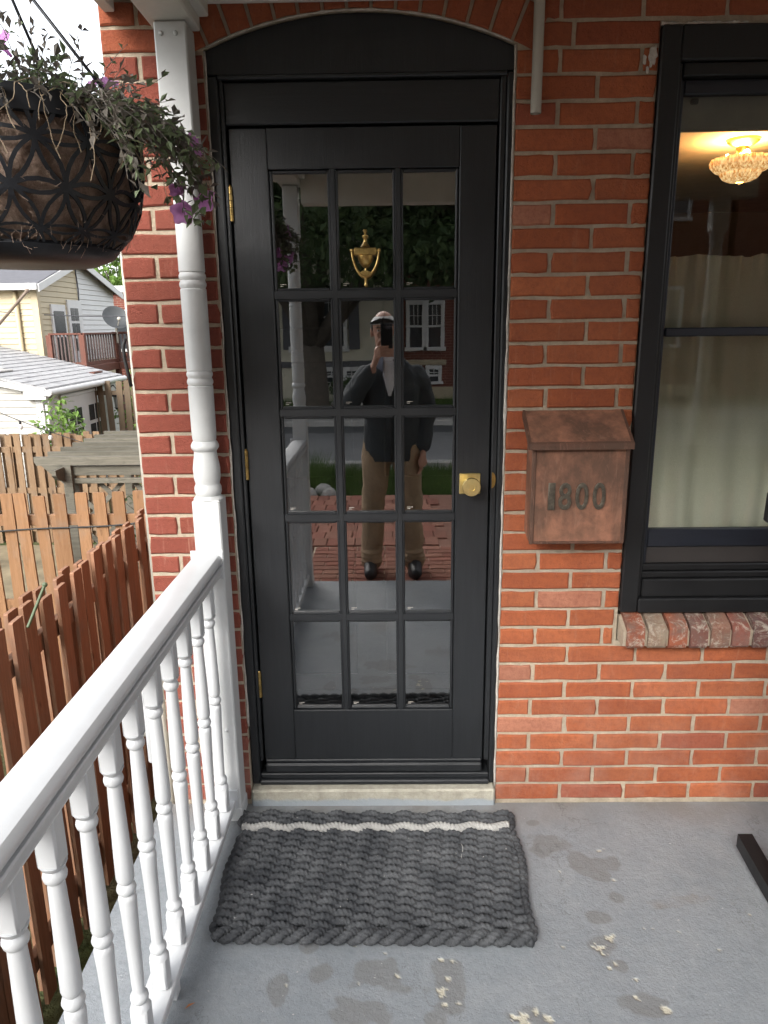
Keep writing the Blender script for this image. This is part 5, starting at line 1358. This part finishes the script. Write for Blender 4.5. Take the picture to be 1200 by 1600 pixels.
# head
b.sph(HC+Vector((0, -.012, .025)), (.074, .093, .098), 20, 14); b.sph(HC+Vector((0, .022, -.045)), (.057, .066, .070), 18, 12); b.sph(HC+Vector((0, .066, -.088)), (.026, .022, .022), 12, 8)
b.sph(HC+Vector((0, .076, .022)), (.052, .016, .014), 12, 8)
b.add([HC+Vector(p) for p in ((0, .078, .012), (-.017, .072, -.036), (.017, .072, -.036), (0, .112, -.030), (0, .07, -.045))], [(0, 1, 3), (0, 3, 2), (1, 4, 3), (4, 2, 3), (0, 2, 4, 1)])
for s in (-1, 1):
    b.sph(HC+Vector((s*.030, .074, -.022)), (.020, .012, .016), 10, 6); b.sph(HC+Vector((s*.078, -.008, -.008)), (.010, .022, .034), 10, 8)
for dz, w in ((-.060, .024), (-.070, .022)): b.sph(HC+Vector((0, .081, dz)), (w, .010, .0065), 10, 6)
# left hand wraps round the phone, fingers across its back
PC = Vector((-.030, -2.234, 1.562))
palm = Vector((-.092, -2.262, 1.490))
limb(b, [WL, (-.108, -2.272, 1.445), palm, (-.088, -2.256, 1.520)], [.027, .030, .034, .026], 12, (.62, 1.0))
for i, (z, l) in enumerate(((1.545, .074), (1.526, .082), (1.507, .076), (1.489, .060))):
    x0 = -.086+.003*i
    limb(b, [(x0-.006, -2.250, z-.012), (x0+.004, -2.225, z), (x0+.022, -2.2195, z+.002), (x0+.022+l*.62, -2.2205, z+.006-.003*i)], [.0105, .0095, .0085, .0065], 10, None, 4)
limb(b, [(-.095, -2.272, 1.495), (-.090, -2.268, 1.545), (-.072, -2.252, 1.585), (-.052, -2.246, 1.603)], [.016, .012, .0105, .008], 10, None, 4)
# right hand hangs, fingers slightly curled
limb(b, [WR, WR+Vector((-.002, .012, -.045)), WR+Vector((-.006, .022, -.085))], [.026, .036, .034], 12, (.55, 1.0))
for i in range(4):
    o = WR+Vector((-.006, .048-.021*i, -.088-(.004 if i in (0, 3) else 0))); l = (.072, .080, .075, .058)[i]
    limb(b, [o, o+Vector((-.006, .004, -l*.45)), o+Vector((-.020, .006, -l*.80)), o+Vector((-.036, .008, -l*.95))], [.0105, .0095, .0085, .0065], 10, None, 4)
limb(b, [WR+Vector((-.006, .03, -.02)), WR+Vector((-.018, .058, -.055)), WR+Vector((-.024, .062, -.090)), WR+Vector((-.026, .056, -.112))], [.016, .013, .011, .008], 10, None, 4)
body = ob('body', b, sk, pn, at=(0, 0, 0)); body.location.z += ZS; remesh(body, .006, 5)
def add(name, mb_, mat, vox=None, it=6, sm=True):
    o = ob(name, mb_, mat, pn, sm=sm, rc=vox is None); o.location.z += ZS
    if vox: remesh(o, vox, it)
    return o
M['jacket'] = simple('charcoal_jacket', (.036, .042, .046), .85, 0, .25, 14, .5, 30, bd=.02); M['khaki'] = simple('khaki_cloth', (.34, .24, .15), .9, 0, .18, 10, .6, 24, bd=.02)
M['shirt'] = simple('white_shirt', (.66, .66, .68), .85, 0, .08, 20, .5, 40); M['collar'] = simple('grey_blue_collar', (.16, .17, .22), .85); M['shoe'] = simple('black_shoe', (.015, .016, .019), .5, 0, .2, 20, .3, 60)
j = MB()
torso(j, [(-.008, YB, .80, .190, .130), (-.008, YB, .90, .194, .136), (-.008, YB, 1.08, .186, .134), (-.008, YB, 1.25, .196, .134), (-.010, YB, 1.34, .196, .122), (-.012, YB, 1.385, .178, .105), (-.014, YB, 1.425, .130, .088), (-.016, YB+.004, 1.470, .080, .072)])
limb(j, [SL, SL.lerp(EL, .5)+Vector((-.01, 0, 0)), EL, EL.lerp(WL, .5), WL+Vector((-.012, -.012, -.012))], [.072, .070, .066, .056, .047], 16)
limb(j, [SR, SR.lerp(ER, .5)+Vector((.006, 0, 0)), ER, ER.lerp(WR, .5), WR+Vector((.0, -.002, .018))], [.072, .068, .062, .054, .046], 16)
for q in range(len(j.v)):
    v = Vector(j.v[q]); d = .014*noise.noise(v*10)+.009*noise.noise(Vector((v.x*9, v.y*9, v.z*32))); j.v[q] = (v.x+d, v.y+d, v.z)
add('jacket', j, M['jacket'], .010, 4)
t = MB()
torso(t, [(-.008, YB, .80, .165, .118), (-.008, YB, .90, .172, .120), (-.008, YB, .98, .165, .112)])
for h, k, a, s in ((HL, KL, AL, -1), (HR, KR, AR, 1)):
    pts = [h, h.lerp(k, .5), k, k.lerp(a, .5)+Vector((0, -.01, 0)), a+Vector((0, -.005, .05)), a+Vector((0, .0, .025))]; limb(t, pts, [.108, .096, .080, .076, .074, .080], 18)
    for q in range(3): t.sph(a+Vector((0, .02, .035+.032*q)), (.082, .086, .014), 14, 6)
for q in range(len(t.v)):
    v = Vector(t.v[q]); d = .016*noise.noise(Vector((v.x*8, v.y*8, v.z*15))); t.v[q] = (v.x+d, v.y+d, v.z)
add('trousers', t, M['khaki'], .010, 3)
for a, s in ((AL, -1), (AR, 1)):
    h = MB(); limb(h, [a+Vector((0, -.065, .012)), a+Vector((0, .0, .03)), a+Vector((s*.008, .09, .0)), a+Vector((s*.012, .185, -.014))], [.044, .050, .046, .038], 14)
    o = a+Vector((s*.005, .05, -.04)); h.prism([(o.x+(.046+.006*sin(t_))*cos(t_), o.y+.148*sin(t_)) for t_ in [2*pi*i/20 for i in range(20)]], .0, .030, 'xy')
    o = add('shoe', h, M['shoe'], .007, 3)
    l = MB()
    for q in range(4): l.tube([a+Vector((-.026, .045+.022*q, .052-.012*q)), a+Vector((0, .050+.022*q, .062-.012*q)), a+Vector((.026, .045+.022*q, .052-.012*q))], .0035, 6)
    add('laces', l, M['rubber'])
def front(z): return YB+.132 if z < 1.3 else YB+.132-.05*(z-1.3)/.12
sh = MB(); n = 10; vs = []
for i in range(n+1):
    t_ = i/n; z = 1.235+.235*t_; w = .006+.066*t_
    for k in range(7): u = k/6*2-1; vs.append((-.016+w*u, front(z)+.010-.018*u*u*t_-.010*t_, z))
sh.add(vs, [(i*7+k, i*7+k+1, i*7+8+k, i*7+7+k) for i in range(n) for k in range(6)]); o = add('shirt', sh, M['shirt']); o.modifiers.new('solid', 'SOLIDIFY').thickness = .012
for s in (-1, 1):
    cl = MB(); p0 = Vector((-.016+s*.074, YB+.06, 1.490)); p1 = Vector((-.016+s*.100, YB+.085, 1.425)); p2 = Vector((-.016+s*.045, YB+.128, 1.385)); p3 = Vector((-.016+s*.042, YB+.090, 1.475))
    cl.add([p0, p1, p2, p3], [(0, 1, 2, 3)]); o = add('collar', cl, M['collar'], sm=False); o.modifiers.new('solid', 'SOLIDIFY').thickness = .008
z_ = MB(); z_.tube([(-.016, front(1.235)+.010, 1.24), (-.014, YB+.142, 1.1), (-.012, YB+.144, .95), (-.012, YB+.138, .81)], .006, 6); add('zip', z_, M['rubber'])
# cap with brim, hair, eyes and brows
cp = MB()
N1 = 9; n = 26; vs = []
for i in range(N1+1):
    p = (pi/2)*i/N1
    for k in range(n):
        a = 2*pi*k/n; vs.append(HC+Vector((0, -.010, .040))+Vector((.083*cos(p)*cos(a), .102*cos(p)*sin(a), .066*sin(p))))
cp.add(vs, [(i*n+k, i*n+(k+1) % n, (i+1)*n+(k+1) % n, (i+1)*n+k) for i in range(N1) for k in range(n)]); cp.sph(HC+Vector((0, -.01, .106)), .007)
cp.lathe([(.0, 0), (.0, 0)], 3, HC+Vector((0, 0, .05)))
add('cap', cp, simple('white_cap', (.68, .68, .66), .85, 0, .06, 30, .3, 60))
br = MB(); vs = []
for i in range(5):
    for k in range(13):
        a = pi*(.14+.72*k/12); f_ = i/4; vs.append(HC+Vector(((.083+.012*f_)*cos(a), -.010+(.100+.068*f_*sin(a)**.7)*sin(a), .040+.040*f_*sin(a)+.010*sin(a)*(1-f_)-.010*abs(cos(a))*f_)))
br.add(vs, [(i*13+k, i*13+k+1, i*13+14+k, i*13+13+k) for i in range(4) for k in range(12)]); o = add('cap_brim', br, simple('dark_brim', (.03, .032, .035), .8)); o.modifiers.new('solid', 'SOLIDIFY').thickness = .004
hr = MB()
for s in (-1, 1): hr.sph(HC+Vector((s*.070, -.030, .018)), (.014, .052, .040), 12, 8)
hr.sph(HC+Vector((0, -.085, .0)), (.066, .030, .056), 14, 8); add('hair', hr, simple('dark_hair', (.03, .022, .018), .7, 0, .3, 60, .6, 120))
for s in (-1, 1):
    ey = MB(); ey.sph(HC+Vector((s*.030, .0775, .001)), (.0125, .008, .008), 12, 8); add('eye', ey, simple('eye_white', (.6, .58, .55), .25))
    ey = MB(); ey.sph(HC+Vector((s*.030, .0835, .001)), (.0055, .003, .0055), 10, 6); add('iris', ey, M['rubber'])
    ey = MB(); ey.tube([HC+Vector((s*.014, .089, .019)), HC+Vector((s*.032, .090, .024)), HC+Vector((s*.050, .078, .018))], [.003, .004, .002], 6); add('eyebrow', ey, M['bark'])
ph = thing('phone', 'black phone held up in one hand by the person, mirrored in the door', 'phone', (-.031, -2.234, 1.5))
m = MB(); m.box(-.0685, .0065, -2.2385, -2.2305, 1.490, 1.6435, .003); ob('case', m, simple('phone_case', (.012, .013, .015), .3), ph)
m = MB(); m.box(-.030, .0040, -2.2304, -2.2285, 1.605, 1.6405, .001); ob('camera_plate', m, M['slate'], ph)
for x, z in ((-.004, 1.632), (-.022, 1.632), (-.004, 1.614)):
    m = MB(); m.lathe([(.0065, 0), (.0065, .0018), (.005, .0022)], 14, (x, -2.2284, z), (0, 1, 0)); ob('lens', m, M['dark'], ph)
